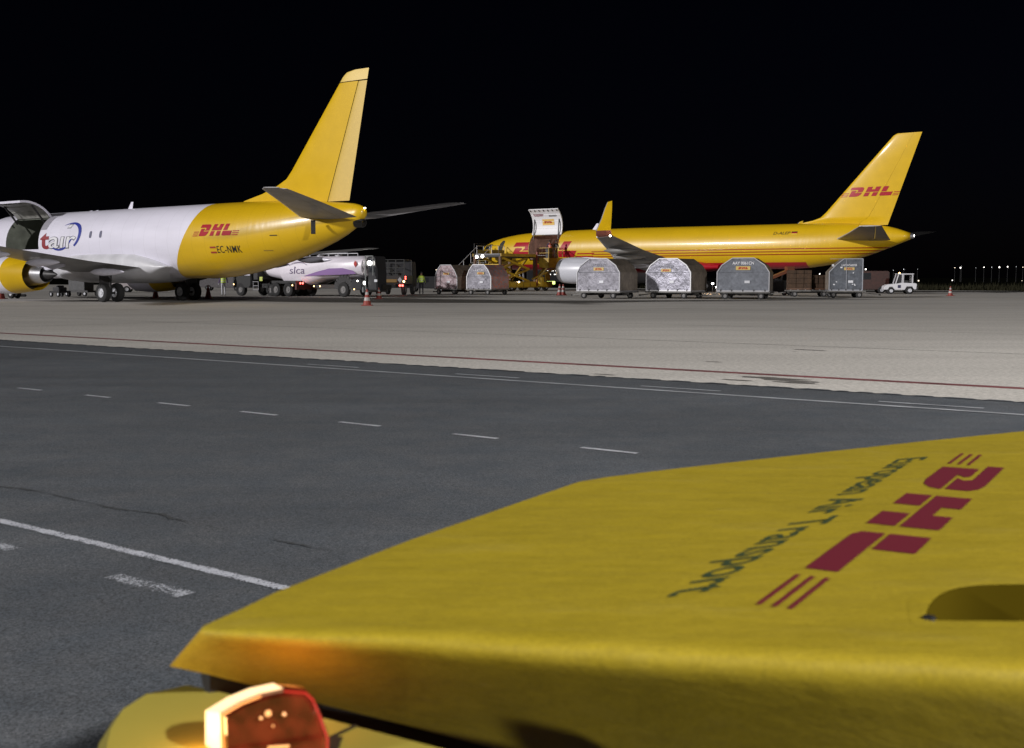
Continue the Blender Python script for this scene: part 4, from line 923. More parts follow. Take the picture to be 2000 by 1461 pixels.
lamp('front_lamp', (2.9, 1.18, .85), .05, M_lampo, T2, (0, 1, 0)); lamp('side_lamp', (-3.3, 1.12, .8), .05, M_lampo, T2, (0, 1, 0))
MB().box(-.2, .1, 1.12, 1.16, 1.1, 1.4).build('reflector_plate', mat('plate_green', (.55, .62, .15), .5), T2)
# dark service truck seen from behind
T3 = thing('service_truck', 'dark service truck seen from behind with red tail lights and brown plate', 'truck', at(757, 577) + Vector((.3, 3.4, 0)), math.radians(84))
mb = MB(); mb.box(-2.6, 2.2, -.5, .5, .55, .85); mb.build('chassis', M_blk, T3)
mb = MB(); mb.box(-2.5, .6, -1.2, 1.2, .85, 1.5); mb.build('equipment_bed', mat('bed_dark', (.035, .03, .03), .5), T3, bevel=.03)
mb = MB(); rr = random.Random(8)
for y in (-1.15, -.5, .1, .7, 1.15):
    mb.bar((-2.45, y, 1.5), (-2.45, y, 2.7), .06)
for z in (1.75, 2.1, 2.45, 2.7): mb.bar((-2.45, -1.15, z), (-2.45, 1.15, z), .05)
for y in (-1.15, 1.15): mb.bar((-2.45, y, 2.7), (.4, y, 2.7), .06); mb.bar((.4, y, 1.5), (.4, y, 2.7), .06)
mb.build('rack', mat('rack_dim', (.045, .045, .045), .5), T3)
for k in range(7):
    mb = MB(); y = rr.uniform(-.9, .8); z = rr.uniform(1.6, 2.2); mb.tube((-2.3, y, z), (-1.2 - rr.random(), y + rr.uniform(-.2, .2), z), rr.uniform(.1, .22), n=12); mb.build('hose_reel', M_drk, T3, sm=True)
mb = MB(); mb.prism([(.8, .8), (.8, 2.6), (2.2, 2.6), (2.5, 1.6), (2.5, .6), (.8, .6)], lambda a, b: (a, -1.15, b), (0, 2.3, 0)); mb.build('cab', M_truck, T3, bevel=.05)
MB().box(-2.62, -2.56, -.60, .45, .98, 1.22).build('brown_plate', mat('plate_brown', (.22, .13, .04), .5), T3)
quad('hazard_diamond', [(-2.63, -.85, .95), (-2.63, -.67, 1.17), (-2.63, -.85, 1.39), (-2.63, -1.03, 1.17)], mat('hazard_grey', (.35, .34, .36), .5), T3)
for y in (-1.05, -.85, 1.0): lamp('tail_light', (-2.62, y, .74), .085, M_lampr, T3, (-1, 0, 0))
lamp('side_lamp', (-2.6, -1.15, 1.05), .08, M_lampo, T3, (-1, 0, 0))
for z in (1.25, 1.4): lamp('tail_light', (-2.4, -1.24, z), .06, M_lampr, T3, (-1, 0, 0))
for x in (-1.8, 1.6):
    for sy in (-1, 1): wheel(T3, (x, sy*1.0, .48), .48, .3, hub=M_hubd)
MB().box(-2.2, -1.8, 1.1, 1.3, 1.4, 2.9).build('control_cabinet', mat('cabinet_grey', (.035, .04, .04), .5), T3)
mbx = MB(); mbx.lathe((-2.2, 1.35, 2.35), (-1, .2, -.1), [(0, .12), (.05, .17), (.08, .17), (.09, .001)], 14); mbx.build('work_lamp', M_lampw, T3)
ld = bpy.data.lights.new('work_lamp_light', 'SPOT'); ld.energy = 12; ld.spot_size = 2.2; ld.color = (1, .97, .9); lo = bpy.data.objects.new('work_lamp_light', ld); C.objects.link(lo); lo.parent = T3
lo.location = (-2.5, 1.6, 2.3); lo.rotation_euler = Vector((.1, -.8, .6)).to_track_quat('Z', 'Y').to_euler()

# small white tow tractor on the right
TT = thing('tow_tractor', 'small white tow tractor with open-windowed cab at the far right', 'tractor', at(1762, 574.5) + Vector((0, .8, 0)), math.radians(172))
M_twh = mat('tractor_white', (.66, .66, .70), .4, coat=.2)
mb = MB(); mb.prism([(-1.25, .38), (-1.3, .8), (-1.2, .88), (-.1, .92), (.35, .84), (1.0, .78), (1.25, .66), (1.3, .36), (.98, .36), (.85, .58), (.6, .58), (.45, .34), (-.35, .34), (-.5, .62), (-.95, .62), (-1.05, .38)], lambda a, b: (a, -.62, b), (0, 1.24, 0)); mb.build('body', M_twh, TT, bevel=.03)
mb = MB()
for y in (-.56, .56):
    mb.bar((.38, y, .85), (.16, y, 1.62), .07); mb.bar((-.12, y, .88), (-.14, y, 1.62), .07); mb.bar((-.95, y, .88), (-.95, y, 1.62), .06); mb.bar((-.22, y, .88), (-.24, y, 1.62), .05)
    mb.bar((.18, y, 1.62), (-.98, y, 1.62), .06)
for k in range(4): mb.bar((-.96, -.5+k*.33, .88), (-.96, -.5+k*.33, 1.6), .02)
mb.build('cab_frame', M_twh, TT); MB().box(-1.05, .24, -.62, .62, 1.62, 1.67).build('roof', M_twh, TT, bevel=.015)
quad('windscreen', [(.36, -.5, .9), (.36, .5, .9), (.16, .5, 1.58), (.16, -.5, 1.58)], mat('cab_glass', (.04, .04, .045), .1), TT)
quad('side_window', [(.26, .565, .92), (-.1, .565, .92), (-.12, .565, 1.58), (.15, .565, 1.58)], mat('cab_glass', (.04, .04, .045)), TT)
MB().box(-.02, .22, .62, .64, .50, .74).build('battery_door', mat('deep_blue', (.02, .02, .07), .5), TT)
for x, r in ((.74, .27), (-.72, .31)):
    for sy in (-1, 1): wheel(TT, (x, sy*.56, r), r, .22)
MB().box(-1.45, -1.25, -.3, .3, .3, .6).build('tow_hitch', M_drk, TT); MB().box(-.3, -.7, -.25, .25, .7, 1.1).build('seat', M_blk, TT)
mbx = MB(); mbx.lathe((.05, .3, 1.67), (0, 0, 1), [(0, .05), (.08, .05), (.1, .02)], 10); mbx.build('beacon', M_lampo, TT)

# background vehicles beneath the wings, all small in the photo
def small_van(loc, rz, label, body, L=3.6, H=1.7, W=1.6, lamps=None, name='van', nose=.75):
    t = thing(name, label, name.replace('_', ' '), loc, rz)
    mb = MB(); mb.prism([(-L/2, .3), (-L/2, H*.96), (-L/2+.15, H), (L*.16, H), (L*.34, H*.60), (L/2-.05, H*.52), (L/2, .35)], lambda a, b: (a, -W/2, b), (0, W, 0)); mb.build('body', body, t, bevel=.05)
    for sy in (-1, 1):
        quad('side_window', [(-L*.05, sy*(W/2+.006), H*.62), (L*.24, sy*(W/2+.006), H*.62), (L*.14, sy*(W/2+.006), H*.92), (-L*.05, sy*(W/2+.006), H*.92)], M_glass, t)
        for x in (-L*.31, L*.31): wheel(t, (x, sy*(W/2-.06), .3), .3, .2)
    for p, m, ax in (lamps or []): lamp('lamp', p, .07, m, t, ax)
    return t
small_van(at(232, 571.5) + Vector((-.4, 1, 0)), math.radians(190), 'white van parked behind the left main wheels of the white airplane', mat('van_white', (.55, .50, .52), .4), 2.8, 1.6)
small_van(at(287, 569) + Vector((0, 1, 0)), math.radians(165), 'pale car beyond the airplane belly left of the dark cone', mat('car_silver', (.32, .27, .22), .35, metal=.3), 3.2, 1.5, lamps=[((-1.62, -.5, .55), M_lampw, (-1, 0, 0)), ((-1.3, .81, .45), M_lampw, (0, 1, 0))], name='car')
small_van(at(432, 568) + Vector((0, 1, 0)), math.radians(185), 'grey box van behind the walking person', mat('van_grey', (.16, .15, .16), .45, var=.2), 4.6, 2.0, lamps=[((1.9, -.8, .7), M_lampw, (0, -1, 0))])
small_van(at(818, 571) + Vector((.6, 3, 0)), math.radians(175), 'black car barely visible behind the person in green vest', mat('car_black', (.03, .03, .033), .3, coat=.4), 4.2, 1.45, lamps=[((-2.05, .5, .8), M_lampw, (-1, 0, 0))], name='car')
small_van(at(1712, 574) + Vector((.3, 3.5, 0)), math.radians(172), 'dark red baggage truck between the lopsided container and white tractor', mat('dark_red_truck', (.045, .012, .008), .5, var=.4), 3.4, 1.9, name='truck')
small_van(at(1497, 579) + Vector((-.8, 3.2, 0)), math.radians(150), 'dark red tug with red lamp showing behind the dull grey container', mat('tug_red', (.11, .035, .03), .5), 2.4, 1.9, lamps=[((-1.22, .35, 1.35), M_lampr, (-1, .5, 0)), ((-1.22, .35, .75), M_lampw, (-1, .5, 0)), ((-1.2, .3, .35), M_lampw, (-1, .5, 0))], name='baggage_tug')
def low_cart(loc, rz, label, L=2.0, W=1.0, H=.5):
    t = thing('ground_cart', label, 'cart', loc, rz)
    mb = MB(); mb.box(-L/2, L/2, -W/2, W/2, .28, .42); mb.build('frame', M_drk, t)
    mb = MB(); mb.box(-L*.3, L*.35, -W*.35, W*.35, .42, .42+H); mb.box(-L*.1, L*.1, -W*.3, W*.3, .42+H, .55+H); mb.build('pump_box', mat('cart_grey', (.045, .045, .05), .5, var=.4), t, bevel=.03)
    mb = MB(); mb.bar((L/2, 0, .3), (L/2+.9, 0, .22), .05); mb.build('tow_bar', M_dolly, t)
    for x in (-L*.36, L*.36):
        for sy in (-1, 1): wheel(t, (x, sy*W*.45, .2), .2, .12)
    return t
low_cart(at(112, 580) + Vector((0, .5, 0)), HD, 'open wheeled cart beneath the near engine exhaust', 1.2, .9, .25)
low_cart(at(150, 579) + Vector((0, 1, 0)), HD + .2, 'bulky dark ground power cart behind the near wing', 2.4, 1.3, .9)
low_cart(at(1535, 578) + Vector((0, 2.5, 0)), HD, 'dark cart among clutter under the yellow airplane rear fuselage', 2.0, 1.1, .7)
for k in range(3):
    t = MB().box(-.12, .12, -.09, .09, 0, .18); o = t.build('wheel_chock', M_rub, None, bevel=.04); o.location = at(39 + k*4.5, 579.5)
    tag(o, ('leftmost', 'middle', 'rightmost')[k] + ' of three black wheel chocks beside the nose wheels', 'wheel chock', 'wheel chocks by the nose wheels')
# orange belt loader arm
BL = thing('belt_loader', 'orange belt loader with raised arm under the yellow airplane rear fuselage', 'belt loader', at(1536, 574) + Vector((0, 5, 0)), math.radians(10))
mb = MB(); mb.bar((-1.6, 0, .75), (1.8, 0, 2.1), .7, .22); mb.build('conveyor', mat('belt_orange', (.16, .05, .022), .5), BL)
mb = MB(); mb.box(-1.5, 1.3, -.5, .5, .3, .7); mb.bar((.6, 0, .7), (.9, 0, 1.6), .12); mb.build('chassis', M_drk, BL)
for x in (-1, .9):
    for sy in (-1, 1): wheel(BL, (x, sy*.5, .28), .28, .2)
MB().box(1.2, 1.9, -.3, .3, 1.9, 2.3).build('arm_head', mat('belt_orange', (.42, .14, .05)), BL)

# ------------------------------------------------------------------ cargo loader at the raised door
def inB(aft, port, z=0): return pb - D*aft + PORT*port + Vector((0, 0, z))
LO = thing('cargo_loader', 'yellow scissor lift cargo loader raised against the open cargo door', 'cargo loader', inB(9.3, 2.1), HD + PI/2)
M_lf = mat('loader_frame', (.46, .29, .035), .5, var=.35, vscale=2)
mb = MB(); mb.box(.6, 9.6, -1.75, -1.3, .35, .95); mb.box(.6, 9.6, 1.3, 1.75, .35, .95); mb.box(.6, 1.2, -1.3, 1.3, .4, .9); mb.box(8.9, 9.6, -1.3, 1.3, .4, .9); mb.build('chassis', M_lf, LO, bevel=.03)
mb = MB()
for k in range(7): mb.box(1.3 + k*1.15, 2.2 + k*1.15, 1.76, 1.80, .45, .85)
mb.build('side_panel', mat('panel_yellow', (.62, .40, .03), .45), LO)
for x in (1.6, 3.0, 7.6, 8.9):
    for sy in (-1, 1): wheel(LO, (x, sy*1.5, .42), .42, .4)
# main platform
mb = MB(); mb.box(3.6, 9.4, -1.7, 1.7, 3.35, 3.58); pf = mb.build('main_platform', M_drk, LO, bevel=.02)
for k in range(24): x = 3.75 + k*.24; MB().tube((x, -1.5, 3.6), (x, 1.5, 3.6), .045, n=8).build('roller', M_lgry, pf, sm=True)
for sy in (-1, 1): MB().bar((3.6, sy*1.7, 3.52), (9.4, sy*1.7, 3.52), .10, .28).build('side_rail', M_lf, pf)
for lv in (0, 1):
    z0 = .95 + lv*1.2
    for sy in (-1.2, 1.2):
        MB().bar((4.0, sy, z0), (8.8, sy, z0+1.2), .14, .20).build('scissor_arm', mat('panel_yellow', (.62, .40, .03)), LO)
        MB().bar((8.8, sy*.9, z0), (4.0, sy*.9, z0+1.2), .14, .20).build('scissor_arm', M_lf, LO)
for z in (1.25, 1.55, 1.85, 2.15, 2.6): MB().bar((8.9, -1.2, z), (8.9, 1.2, z), .10).build('cross_member', mat('panel_yellow', (.62, .40, .03)), LO)
for x, m, r in ((9.3, M_brown, .22), (3.5, M_brown, .30)):
    for sy in (-1.55, 1.55): MB().bar((x, sy, .5), (x, sy, 3.55), r, r*.9).build('mast', m, LO)
MB().bar((3.5, 1.78, .5), (3.5, 1.78, 3.9), .18, .05).build('mast_cover', mat('mast_red', (.20, .03, .02), .5), LO)
MB().lathe((3.1, 2.0, .45), (0, 0, 1), [(0, .3), (.1, .34), (.9, .34), (1.0, .2), (1.02, .01)], 16).build('outrigger', mat('panel_yellow', (.62, .40, .03)), LO, sm=True)
# bridge by the door with operator platform
mb = MB(); mb.box(.05, 3.2, -1.7, 1.7, 3.30, 3.55); bd = mb.build('bridge_platform', M_brown, LO, bevel=.02)
for k in range(10): x = .2 + k*.3; MB().tube((x, -1.4, 3.57), (x, 1.2, 3.57), .04, n=8).build('roller', M_lgry, bd, sm=True)
mb = MB(); mb.box(.4, 3.0, 1.7, 2.9, 3.15, 3.30); mb.box(.4, 3.0, 1.72, 2.9, 2.3, 2.36); mb.box(.4, .5, 1.72, 2.9, 2.3, 3.3); mb.box(2.9, 3.0, 1.72, 2.9, 2.3, 3.2); mb.box(.4, 3.0, 2.84, 2.9, 2.3, 3.2); mb.build('operator_platform', M_lf, LO, bevel=.02)
mb = MB()
for x in (.45, 1.7, 2.95): mb.bar((x, 2.85, 3.3), (x, 2.85, 4.35), .06)
for z in (3.8, 4.3): mb.bar((.45, 2.85, z), (2.95, 2.85, z), .05); mb.bar((2.95, 1.7, z), (2.95, 2.85, z), .05)
mb.build('guard_rail', M_lf, LO)
MB().box(2.2, 2.7, 2.3, 2.75, 3.3, 4.3).build('control_console', M_drk, LO, bevel=.03)
for a, b in (((1.0, 2.4, 2.3), (4.2, 1.75, 1.2)), ((2.9, 2.6, 2.3), (3.5, 1.7, 1.0)), ((.6, -1.5, 3.3), (3.4, -1.5, 1.0)), ((.6, 1.5, 3.3), (3.4, 1.5, 1.0))): MB().bar(a, b, .16).build('brace', M_lf, LO)
mb = MB()
for x in (6.6, 9.2): mb.bar((x, -1.7, 3.58), (x, -1.7, 4.65), .04)
for z in (4.1, 4.65): mb.bar((6.6, -1.7, z), (9.2, -1.7, z), .035)
mb.build('guard_rail', M_drk, LO)
for y, z in ((-1.2, 3.35), (-.5, 3.40)): lamp('work_lamp', (9.45, y, z), .15, M_lampw, LO, (1, .2, 0))
lamp('head_lamp', (9.62, 1.0, .8), .16, M_lampw, LO, (1, 0, 0)); lamp('head_lamp', (6.6, 1.82, .9), .07, M_lampw, LO, (0, 1, 0))
MB().box(1.4, 2.2, 1.82, 2.0, 1.0, 1.8).build('engine_box', M_lf, LO, bevel=.03)
def inLO(x, y, z): return LO.matrix_world @ Vector((x, y, z))
bpy.context.view_layer.update()
person(inLO(1.6, 2.2, 3.32), math.radians(30), 'person in orange vest leaning at the loader controls', clothes('navy_overall', (.04, .04, .10), (.04, .04, .09)), M_orange, .04, .2, lean=.22)
person(inLO(.8, 2.3, 3.32), math.radians(200), 'person in dark overall standing by the raised cargo door', clothes('black_overall', (.03, .03, .035), (.025, .025, .03)), mat('dark_vest', (.05, .05, .06), .7), .04, .08)

# ------------------------------------------------------------------ boarding stairs at the nose door
ST = thing('boarding_stairs', 'mobile boarding stairs leading up to the yellow airplane front door', 'boarding stairs', inB(3.35, 1.85), HD + PI/2)
M_st = mat('stair_grey', (.32, .31, .28), .5); M_sd = mat('stair_dark', (.06, .055, .04), .6, var=.3)
MB().box(.1, 2.4, -.95, .95, 3.45, 3.58).build('landing', M_st, ST)
for y in (-.95, .95): MB().box(.2, 2.3, y-.03, y+.03, 3.58, 4.25).build('side_panel', mat('panel_olive', (.22, .17, .04), .6, var=.2), ST)
mb = MB()
for y in (-.98, .98):
    for x in (.15, 1.2, 2.35): mb.bar((x, y, 3.5), (x, y, 4.7), .05)
    mb.bar((.15, y, 4.68), (2.35, y, 4.68), .05); mb.bar((2.35, y, 4.6), (7.4, y, 1.35), .05)
    for k in range(4): x = 3.4 + k*1.2; z = 3.5 - (x-2.4)*.647; mb.bar((x, y, z), (x, y, z+1.0), .04)
mb.build('hand_rail', M_lgry, ST)
for y in (-.9, .9): MB().bar((2.3, y, 3.42), (7.4, y, .35), .06, .30).build('stringer', M_sd, ST)
M_tread = mat('tread_worn', (.38, .30, .10), .6, var=.5, vscale=6)
for k in range(14):
    x = 2.45 + k*.355; z = 3.35 - k*.23; MB().box(x, x+.30, -.86, .86, z-.04, z).build('tread', M_tread if k % 2 else M_st, ST)
mb = MB()
for y in (-.8, .8): mb.bar((.5, y, .6), (.5, y, 3.45), .10); mb.bar((2.2, y, .6), (2.2, y, 3.45), .10); mb.bar((.5, y, .7), (2.2, y, 3.3), .06); mb.bar((2.2, y, .7), (5.2, y, 1.7), .06)
mb.build('support_frame', M_lf, ST); MB().box(.2, 6.4, -.8, .8, .4, .62).build('chassis', M_sd, ST, bevel=.03)
for x in (1.0, 5.4):
    for sy in (-1, 1): wheel(ST, (x, sy*.8, .33), .33, .2)

# ------------------------------------------------------------------ far lamps along the perimeter
def far_lamp(u, v, dist, r, k, lab):
    p = far(u, v, dist); base = Vector((p.x, p.y, -.02)); h = max(p.z + .02, .4)
    t = thing('perimeter_lamp', lab, 'lamp post', base, 0, 'distant lamp posts along the dark horizon')
    MB().tube((0, 0, 0), (0, 0, h), .07, .05, n=6).build('post', M_blk, t)
    mb = MB(); mb.lathe((0, 0, h-r), (0, 0, 1), [(0, .01), (.3*r, .8*r), (r, r), (1.7*r, .8*r), (2*r, .01)], 8); mb.build('lamp_head', mat('far_lamp_%s' % 'abc'[k], (1, 1, 1), emit=((1, .93, .85), (1, .80, .55), (.9, .95, 1))[k % 3], estr=(3.5, 2, 1)[k % 3]), t, sm=True)
LL = [(1865, 523, .42, 1, 'faint'), (1876, 523, .75, 0, 'bright'), (1922, 522, .5, 0, 'bright'), (1937, 522, .36, 2, 'dim'), (1952, 522, .75, 0, 'bright'), (1968, 521, .62, 0, 'bright'), (1998, 522, .4, 1, 'faint'), (1985, 521, .25, 2, 'dim'), (1906, 523, .22, 2, 'dim'),
      (1601, 535, .6, 0, 'bright'), (1620, 535, .75, 1, 'yellowish'), (1617, 530, .5, 0, 'bright'), (1628, 530, .45, 2, 'dim'), (1691, 526, .8, 0, 'bright'), (1745, 528, .3, 2, 'faint'), (1765, 526, .42, 2, 'faint'), (1792, 526, .22, 2, 'faint'), (1794, 549, .7, 1, 'yellowish'), (1860, 547.5, .5, 0, 'bright'), (1996, 551, .3, 1, 'faint'),
      (810, 525, .5, 0, 'bright'), (852, 527, .45, 1, 'yellowish'), (842, 556, .4, 0, 'bright'), (1634, 518, .35, 1, 'faint'), (1878, 520, .2, 2, 'dim')]
ORD = ['first', 'second', 'third', 'fourth', 'fifth', 'sixth', 'seventh', 'eighth', 'ninth', 'tenth', 'eleventh', 'twelfth', 'thirteenth', 'fourteenth']
where = lambda u, v: 'lights low down right of the tow tractor' if v > 540 and u > 1700 else ('lights between the trucks and pinkish container' if u < 1000 else ('lights on the horizon past the lone cone' if u > 1860 or v < 521 and u > 1870 else ('lights around the lopsided container' if u < 1720 else 'faint lights above the tow tractor')))
grp = {}
for q in LL: grp.setdefault(where(q[0], q[1]), []).append(q)
for wh, qs in grp.items():
    qs.sort()
    for i, (u, v, r, k, ad) in enumerate(qs):
        far_lamp(u, v, 330.0, r*.28, k, '%s from the left of the %d %s' % (ORD[i], len(qs), wh))
# lit windows of a far building under the yellow airplane
FB = thing('terminal_building', 'far low building with rows of lit windows under the yellow airplane nose', 'building', far(1085, 560, 360.0) * 1.0, 0)
FB.location.z = 0
MB().box(-9, 9, 0, 12, -.02, 6.2).build('wall', mat('far_wall', (.02, .02, .022), .9), FB)
rr = random.Random(6)
for row in (0, 1):
    for k in range(14):
        if rr.random() < .35: continue
        x = -2.6 + k*.42; z = 2.15 + row*1.15; quad('window', [(x, -.02, z), (x+.25, -.02, z), (x+.25, -.02, z+.3), (x, -.02, z+.3)], mat('lit_window', (1, 1, 1), emit=(1, .97, .9), estr=1.6 if row else 2.2), FB)
SG = thing('lit_sign', 'small green-yellow lit sign low under the yellow airplane nose', 'sign', far(1076, 561, 150.0), 0); SG.location.z = 0
MB().box(-.55, .55, 0, .1, .45, .85).build('panel', M_lampg, SG); MB().box(-.5, -.4, .02, .08, -.02, .45).build('leg', M_drk, SG)
SG2 = thing('lit_sign', 'small yellow lit sign seen under the white airplane belly', 'sign', far(272, 547, 110.0), 0); SG2.location.z = 0
MB().box(-.22, .22, 0, .1, .98, 1.2).build('panel', M_lampg, SG2); MB().box(-.05, .05, .02, .08, -.02, .98).build('leg', M_drk, SG2)
# warm work lamps standing by the yellow airplane main gear
for u, v, dist, r, lab in ((1374, 550, 92, .16, 'brightest warm work lamp by the yellow airplane main wheels'), (1392, 554, 94, .09, 'smaller work lamp right of the brightest one by the wheels'), (1399, 561, 93, .07, 'lowest work lamp just left of the dull grey container')):
    p = far(u, v, dist); t = thing('work_lamp', lab, 'work lamp', (p.x, p.y, 0), 0, 'work lamps by the main wheels')
    MB().tube((0, 0, 0), (0, 0, p.z), .03, n=6).build('stand', M_drk, t)
    mb = MB(); mb.lathe((0, 0, p.z), (0, -1, 0), [(-.1, r*.5), (0, r), (.02, r*.9), (.05, .001)], 12); mb.build('lamp_head', M_lampo if r > .1 else M_lampw, t, sm=True)
    if r > .1:
        ld = bpy.data.lights.new('work_light', 'POINT'); ld.energy = 160; ld.color = (1, .62, .32); ld.shadow_soft_size = .15; lo = bpy.data.objects.new('work_light', ld); C.objects.link(lo); lo.parent = t; lo.location = (0, .3, p.z+.2)

# ------------------------------------------------------------------ foreground: yellow tug nose
TG = thing('airport_tug', 'dirty yellow tug nose with large maroon logo and glowing amber indicator', 'tug', (0, 0, 0), 0)
g = G('tug_yellow', rough=.5, coat=.06); g.b.inputs['Specular IOR Level'].default_value = .3
n1 = g.noise(3.0, 5, rough=.6, stretch=(1, 3, 1, .3)); n2 = g.noise(30, 5, rough=.7); n3 = g.noise(7, 6, rough=.75, stretch=(1, 9, 1, -.35)); n4 = g.noise(1.6, 3)
n7 = g.noise(140, 3, rough=.8); v = g.op('MULTIPLY', g.rng(n1, .3, .7, .93, 1.05), g.rng(n2, .3, .7, .93, 1.05)); v = g.op('MULTIPLY', v, g.rng(n7, .3, .7, .86, 1.14))
scr = g.rng(n3, .68, .76); c = g.mix(g.op('MULTIPLY', scr, .5), (.255, .192, .012), (.47, .40, .22)); c = g.mix(g.op('MULTIPLY', g.rng(n1, .56, .75), .35), c, (.21, .165, .038))
g.col(g.scale(c, v)); g.put(g.b.inputs['Roughness'], g.rng(n3, .3, .7, .42, .65)); g.bump(g.op('ADD', n4, g.op('MULTIPLY', n1, .3)), .6, .04); M_tug = g.m
ZT = .88
bk = [(398, 1222), (470, 1190), (535, 1158), (800, 1055), (1130, 941), (1190, 931), (1330, 914), (1500, 895), (1800, 862), (2000, 842), (2500, 792), (3200, 735)]
cr = [(392, 1230), (440, 1236), (520, 1240), (640, 1245), (800, 1250), (900, 1256), (1040, 1264), (1240, 1275), (1560, 1290), (1850, 1304), (2300, 1330), (3000, 1370)]
bt = [(331, 1301), (410, 1318), (505, 1342), (630, 1376), (795, 1417), (900, 1445), (1045, 1482), (1245, 1535), (1560, 1615), (1850, 1690), (2300, 1800), (3000, 1980)]
und = [.01, .06, .10, .135, .16, .175, .185, .19, .19, .19, .19, .19]
def depth(u, v, y):
    d = ray(u, v); t = y/d.y; return Vector((d.x*t, y, CAM_H + d.z*t))
NS, NT = 260, 46
def lerp_tab(tab, s):
    k = min(int(s), len(tab)-2); f = s - k; return tab[k], tab[k+1], f
def rowpts(s):
    out = []
    a, b, f = lerp_tab(bk, s); Pb = at(*a, ZT).lerp(at(*b, ZT), f)
    a, b, f = lerp_tab(cr, s); Pc = at(*a, ZT).lerp(at(*b, ZT), f)
    a, b, f = lerp_tab(bt, s); i = min(int(s), len(bt)-2)
    A_ = depth(*bt[i], at(*cr[i], ZT).y + und[i]); B_ = depth(*bt[i+1], at(*cr[i+1], ZT).y + und[i+1]); Ps = A_.lerp(B_, f)
    L_ = (Pb - Pc).length; rr_ = min(.010 + .010*s, .06, L_*.3)
    # back drop, back edge, across, rounded crease, skirt
    Pd = Pb + Vector((-.01, .02, -.28))*min(1.0, .06 + s*.25); out.append(Pd); e = (Pb - Pc).normalized()
    out.append(Pb + Vector((-.002, .004, -.012)))
    for k in range(NT+1):
        t = k/NT; p = Pb.lerp(Pc + e*rr_, t); p.z += .0; out.append(p)
    sk = (Ps - Pc).normalized(); Q0 = Pc + e*rr_; Q1 = Pc + sk*rr_
    for k in range(1, 6): t = k/6; out.append((Q0*(1-t)**2 + Pc*2*t*(1-t) + Q1*t*t))
    for k in range(0, 7): out.append(Q1.lerp(Ps, k/6))
    return out
hole_px = [(1808, 1208), (1809, 1196), (1814, 1184), (1823, 1172), (1836, 1162), (1853, 1154), (1875, 1148), (1910, 1144), (1960, 1142), (2300, 1140), (2300, 1214), (1960, 1214), (1830, 1215), (1815, 1213)]
hp = [at(u, v, ZT) for u, v in hole_px]; hc = sum(hp, Vector())/len(hp)
hbig = [p + (p - hc).normalized()*.012 for p in hp]; hrim = [p + (p - hc).normalized()*.034 for p in hp]
def inside(p, poly):
    r = False; j = len(poly)-1
    for i in range(len(poly)):
        a, b = poly[i], poly[j]
        if (a.y > p.y) != (b.y > p.y) and p.x < (b.x-a.x)*(p.y-a.y)/(b.y-a.y)+a.x: r = not r
        j = i
    return r
rows = [rowpts((len(bk)-1)*(k/NS)**1.0) for k in range(NS+1)]; W_ = len(rows[0])
vs = [p for r in rows for p in r]; fs = []
for i in range(NS):
    for j in range(W_-1):
        q = (i*W_+j, (i+1)*W_+j, (i+1)*W_+j+1, i*W_+j+1); c = sum((vs[k] for k in q), Vector())/4
        if 2 <= j < NT+2 and inside(c, hbig): continue
        fs.append(q)
fs.append(tuple(range(W_-1, -1, -1)))
mb = MB(); mb.add(vs, fs); hood = mb.build('hood', M_tug, TG); smooth(hood.data); hood.data.set_sharp_from_angle(angle=math.radians(50))
mb = MB(); n = len(hp); zz = [Vector((0, 0, .0003)), Vector((0, 0, .0009)), Vector((0, 0, .0006))]
mb.add([p + zz[0] for p in hrim] + [p + zz[1] for p in hbig] + [p + zz[2] for p in hp], [(k, (k+1) % n, (k+1) % n + n, k+n) for k in range(n)] + [(k+n, (k+1) % n + n, (k+1) % n + 2*n, k+2*n) for k in range(n)])
rm = mb.build('slot_rim', M_tug, hood); smooth(rm.data)
# vent pocket under the slot, its shade darkened into the colour
mb = MB(); n = len(hp); top = [p*1.0 for p in hp]; low = [p + Vector((.0, .012, -.075)) for p in hp]
mb.add(top + low, [(k, (k+1) % n, (k+1) % n + n, k+n) for k in range(n)] + [tuple(range(n, 2*n))]); mb.build('slot_recess', mat('recess_shade', (.06, .043, .003), 1.0), hood, sm=True); _mats['recess_shade'].node_tree.nodes['Principled BSDF'].inputs['Specular IOR Level'].default_value = 0.0
MB().lathe(at(1815, 1209, ZT) + Vector((0, 0, -.008)), (0, 0, 1), [(0, .009), (.012, .009), (.014, .001)], 10).build('black_dot', M_blk, hood)  # small black disc at the left tip of the slot
# logo and lettering lying on the hood: affine map fitted to where they sit
def affine(src, dst):
    n = len(src); import numpy as np
    Am = np.array([[a, b, 1] for a, b in src]); X = np.linalg.lstsq(Am, np.array([[p.x, p.y] for p in dst]), rcond=None)[0]
    return lambda a, b, z=.0012: (a*X[0][0] + b*X[1][0] + X[2][0], a*X[0][1] + b*X[1][1] + X[2][1], ZT + z)
F1 = affine([(0, 0), (-.22+SL, 1), (4.60, 0), (3.87+SL, 1), (1.62+SL, 1), (2.5, 0), (3.03, 0)],
            [at(1834, 913, ZT), at(1967, 908, ZT), at(1581, 1099, ZT), at(1780, 1083, ZT), at(1897, 984, ZT), at(1729, 1001, ZT), at(1690, 1026, ZT)])
M_maroon = mat('logo_maroon', (.105, .006, .016), .55)
for p in slanted(LOGO): decal('logo_letter', flat_bm([p]), F1, M_maroon, hood)
for p in slanted([[(a, v), (a, v+.06), (b, v+.06), (b, v)] for a, b in ((-.98, -.22), (4.78, 5.55)) for v in (.0, .17, .34)]): decal('logo_stripe', flat_bm([p]), F1, M_maroon, hood)
bm = text_bm('European Air Transport', 1.0, .010); wdt = bm_size(bm)[1]; 
